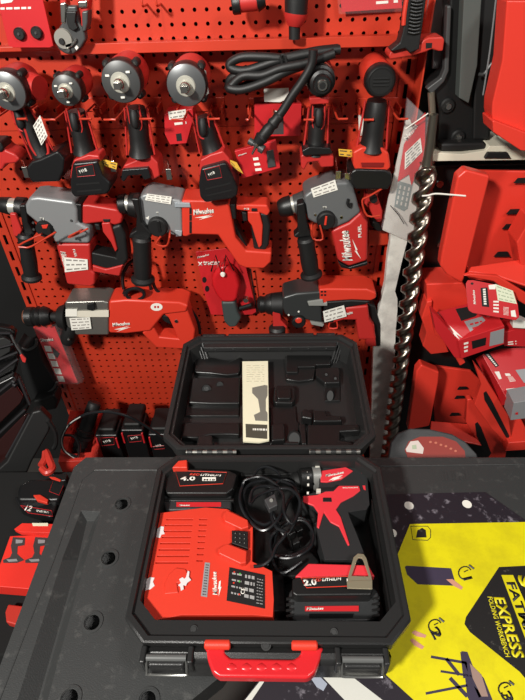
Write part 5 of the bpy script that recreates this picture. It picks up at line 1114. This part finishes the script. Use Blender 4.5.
# lower organizer: bracket under the boxes
t=thing('storage_bin','small red bin with cut-out side under the boxed accessory, on the black panel','bin',tuple(y_(1.05).at((440,340))))
poly('top_wall',y_(1.06),x2((168,15),(300,10),(330,60),(320,100),(215,115),(190,140),(170,80)),.08,t)
bo=poly('side_frame',y_(1.05),x2((150,140),(170,80),(190,75),(185,130),(225,200),(250,262),(185,270),(155,240),(168,190)),.05,t)
poly('inner_box',y_(1.03),x2((188,130),(225,140),(250,200),(310,300),(290,312),(240,225),(200,200)),.04,t)
t=thing('storage_bin','lowest red bin with slotted back, behind the round disc package','bin',tuple(y_(1.0).at((430,420))))
poly('back_wall',y_(1.12),x2((180,310),(330,330),(380,380),(350,500),(310,520),(200,520)),.01,t)
for c in ((298,392),(288,425),(270,487)): PR(y_(1.109),x2((c[0]-18,c[1]+6),(c[0]-10,c[1]-5),(c[0]+15,c[1]-5),(c[0]+22,c[1]+4)),.002,.0006).build('slot',BLK2,t,smooth=False)
poly('front_flange',y_(1.05),x2((132,330),(150,308),(215,335),(212,370),(180,530),(100,545),(110,480)),.03,t,bev=.005)
poly('tray_floor',Plane((0,1.05,y_(1.05).at(x2((250,515))[0]).z),(0,-.4,1)),x2((185,510),(320,520),(370,600),(180,560)),.006,t)
t=thing('bin_divider','pair of red slotted divider ribs right of the lowest bin','divider',tuple(y_(.98).at((490,430))))
d1=poly('divider_plate',y_(1.0),v4((160,350),(185,345),(300,480),(400,590),(380,700),(290,700),(150,480)),.02,t)
d2=poly('divider_plate',y_(.98),v4((200,140),(250,200),(400,440),(420,590),(380,600),(300,520),(200,380),(240,260)),.02,t)
PR(y_(1.0),v4((205,490),(220,480),(240,510),(300,660),(270,700),(215,560)),.002,.0015).build('slot',BLK2,t,smooth=False)
PR(y_(.98),v4((255,310),(270,300),(300,350),(405,560),(395,585),(260,350)),.002,.0015).build('slot',BLK2,t,smooth=False)
poly('ledge',y_(.96),v4((400,600),(540,590),(540,640),(380,650)),.15,t)
poly('rear_wall',y_(1.05),v4((0,30),(130,120),(260,200),(560,200),(600,620),(380,600),(230,260),(150,190),(0,180)),.02,t) if False else None
poly('rear_panel',y_(1.07),v4((240,200),(560,280),(600,640),(390,620),(300,400)),.02,t,DRED)
# boxes
def carton(label,pl,top,front,side=None,cat='box'):
    pass
t=thing('carton','red accessory carton with grey picture panel and white lightning logo, under the tilted tag card','box',tuple(y_(.98).at((475,350))))
TF=Plane((0,.96,y_(.96).at(x2((330,180))[0]).z),(0,-.75,.75))
fr=x2((190,120),(310,90),(330,80),(440,158),(452,170),(448,232),(295,285),(280,275))
PR(y_(.97),x2((282,220),(450,165),(450,232),(295,285)),.06).build('box_body',CARD,t,bev=.001)
zc=y_(.97).at(x2((285,220))[0])
def tri(mb,a,b,c,n): pass
TP=Plane(tuple(zc),(0,-.62,.78))
o=PR(TP,x2((190,120),(320,85),(448,160),(284,218)),.02).build('box_top',CARD,t,bev=.0008)
PR(TP,x2((274,105),(325,95),(355,120),(345,132),(295,148)),.001,.001).build('hanger_window',BLK2,t,smooth=False)
PR(TP,x2((305,150),(370,132),(402,170),(330,192)),.0005,.0008).build('grey_panel',SILV,t,smooth=False)
M().bars(TP,x2((318,155),(368,142),(390,168),(335,184)),2,h=.0012,breaks=2,fill=.4).build('panel_print',CARD,t,smooth=False)
PR(TP,x2((252,165),(300,210),(275,195),(288,215),(250,185),(268,192)),.0005,.0008).build('lightning_mark',WHITE,t,smooth=False)
FRP=y_(.97)
PR(FRP,x2((332,222),(385,208),(382,236),(335,250)),.0005,.001).build('box_window',BLK2,t,smooth=False)
PR(FRP,x2((400,190),(450,176),(447,228),(396,240)),.0005,.0008).build('grey_panel',SILV,t,smooth=False)
PR(y_(.975),x2((188,118),(198,122),(288,222),(296,285),(270,280),(200,180)),.03).build('box_side',CARD,t,bev=.001)
M().bars(FRP,x2((302,225),(322,220),(318,262),(304,266)),3,h=.001,fill=.5).build('lettering',WHITE,t,smooth=False)
# tilted tag card
TC=Plane(tuple(y_(.955).at((495,303))),(.1,-.8,.6))
t=thing('tag_card','red hang card with black logo bar and pale price sticker, tilted on a carton','card pack',tuple(y_(.955).at((495,320))))
PR(TC,v3((112,235),(125,212),(160,210),(310,240),(445,290),(475,380),(485,470),(460,492),(160,440),(135,425),(125,400)),.002).build('card',CARD,t,bev=.0005)
PR(TC,v3((215,265),(262,262),(275,400),(225,395)),.0005,.0006).build('logo_bar',BLK2,t,smooth=False)
M().bars(TC,v3((228,270),(250,268),(258,385),(236,384)),7,h=.0012,fill=.7).build('lettering',WHITE,t,smooth=False)
text('Milwaukee',TC,v3((182,380))[0],v3((172,280))[0],WHITE,t,h=.0008,shear=.3,ht=.006)
M().bars(TC,v3((300,350),(345,350),(345,445),(300,440)),4,h=.0008,fill=.5).build('lettering',WHITE,t,smooth=False)
M().bars(TC,v3((370,395),(415,400),(415,460),(370,455)),7,h=.0008,fill=.3).build('lettering',WHITE,t,smooth=False)
PR(TC,v3((425,425),(455,420),(465,470),(430,465)),.0005,.0006).build('white_square',WHITE,t,smooth=False)
PR(TC,v3((270,245),(320,240),(318,275),(275,275)),.0005,.0006).build('white_square',WHITE,t,smooth=False)
sticker(t,TC,v3((318,238),(440,285),(468,378),(335,352)),rows=4,m=mat('sticker_green','d7dcc0',.5),pm=mat('print_green','a5b096',.5),h=.0012)
PR(TC,circ(v3((155,235))[0],1.5,1.2,8),.0005,.0006).build('punched_hole',BLK2,t,smooth=False)
# second box lower right
t=thing('carton','red and white printed carton at the right edge below the tilted tag card','box',tuple(y_(.93).at((505,400))))
T2=Plane(tuple(y_(.92).at(v4((400,460))[0])),(0,-.6,.8))
PR(T2,v4((245,85),(350,50),(520,40),(620,330),(430,365),(405,370)),.05).build('box_top',CARD,t,bev=.0015)
PR(y_(.92),v4((430,368),(640,330),(640,440),(412,468)),.05).build('box_front',SILV,t,bev=.001)
PR(y_(.918),v4((440,425),(455,422),(455,435),(440,436)),.0005,.0006).build('print_mark',CARD,t,smooth=False)
PR(T2,v4((385,285),(460,278),(500,335),(430,350)),.0006,.001).build('white_label',WHITE,t,smooth=False)
M().bars(T2,v4((395,292),(455,286),(488,330),(432,342)),7,h=.0016,breaks=1).build('print',mat('print_mid','8a8f8c',.5),t,smooth=False)
PR(T2,v4((260,80),(285,72),(345,150),(325,160)),.0006,.001).build('logo_bar',BLK2,t,smooth=False)
M().bars(T2,v4((268,84),(280,80),(336,150),(326,154)),7,h=.0018,fill=.7).build('lettering',WHITE,t,smooth=False)
PR(T2,v4((318,185),(345,183),(360,225),(345,230)),.0006,.001).build('white_square',WHITE,t,smooth=False)
PR(T2,v4((378,195),(405,195),(415,208),(385,210)),.0006,.001).build('white_square',WHITE,t,smooth=False)
M().bars(T2,v4((390,212),(425,212),(448,240),(405,246)),5,h=.001).build('print',WHITE,t,smooth=False)
PR(T2,v4((440,175),(520,165),(560,240),(490,250)),.0006,.001).build('grey_panel',SILV,t,smooth=False)
# third small box
t=thing('carton','small red carton wedged behind the tag card at the right edge','box',tuple(y_(.99).at((505,335))))
PR(y_(1.0),v3((375,580),(470,555),(600,560),(600,680),(380,672)),.05).build('box_body',CARD,t,bev=.001)
PR(y_(1.0),v3((440,500),(480,480),(600,530),(600,555),(440,545)),.02,.01).build('paper_flap',WHITE,t,bev=.001)
M().bars(y_(1.0),v3((400,640),(470,630),(470,665),(400,668)),2,h=.0008,breaks=1).build('lettering',WHITE,t,smooth=False)
# round disc package
t=thing('disc_package','round black cutting disc with red label peeking up behind the workbench','cutting disc',tuple(y_(.72).at((432,452))))
DP=Plane(tuple(y_(.70).at((435,450))),(0,-.45,.9)); N6=Z(380,410,5.25)
PR(DP,N6((40,260),(55,170),(90,120),(160,95),(260,98),(380,125),(450,165),(510,230),(530,300),(300,420),(60,350)),.02).build('disc',mat('disc_dark','39393a',.5,bump=.3),t,bev=.004)
PR(DP,N6((130,210),(150,165),(210,140),(330,140),(400,165),(445,215),(450,260),(300,300),(150,260)),.0006,.001).build('disc_label',mat('disc_label_red','8a2a20',.5),t,smooth=False)
PR(DP,N6((135,205),(160,165),(200,160),(230,200),(225,230),(140,220)),.0006,.0018).build('paper_sticker',mat('sticker_pink','cdbfb8',.5),t,smooth=False)
PR(DP,N6((168,185),(190,182),(192,205),(170,206)),.0005,.0024).build('green_square',mat('print_green','7f9a78'),t,smooth=False)
for c_ in ((265,168),(293,172),(320,183),(346,190),(372,203),(397,215)): PR(DP,circ(N6(c_)[0],1.5,1.2,7),.0005,.0018).build('faded_letter',mat('disc_print','b8644e',.5),t,smooth=False)
# ------------------------------------------------------------------ light
def area(name,loc,tgt,size,power,col):
    l=bpy.data.lights.new(name,'AREA'); l.shape='DISK'; l.size=size; l.energy=power; l.color=col
    o=bpy.data.objects.new(name,l); COL.objects.link(o); o.location=loc
    o.rotation_euler=(Vector(tgt)-Vector(loc)).to_track_quat('-Z','Y').to_euler()
area('shop_spot',(-1.2,-.95,2.65),(0,.8,.9),.26,104,(1,.97,.91))
area('fill_light_far',(1.1,-.5,2.8),(.1,.8,.8),.4,22,(1,.97,.93))  # weak fill added from the right, stands for no known shop lamp
l=bpy.data.lights.new('ledge_spot','SPOT'); l.energy=26; l.spot_size=math.radians(34); l.spot_blend=1; l.shadow_soft_size=.08; l.color=(1,.95,.88)
o=bpy.data.objects.new('ledge_spot',l); COL.objects.link(o); o.location=(-.25,.45,2.6); o.rotation_euler=(Vector((-.2,1.2,1.50))-o.location).to_track_quat('-Z','Y').to_euler()
w=bpy.data.worlds.new('world'); SC.world=w; w.use_nodes=True
w.node_tree.nodes['Background'].inputs['Color'].default_value=(1,1,1,1); w.node_tree.nodes['Background'].inputs['Strength'].default_value=.10
SC.view_settings.view_transform='Standard'; SC.view_settings.look='None'; SC.view_settings.gamma=1; SC.view_settings.exposure=-.12
SC.view_settings.use_curve_mapping=False
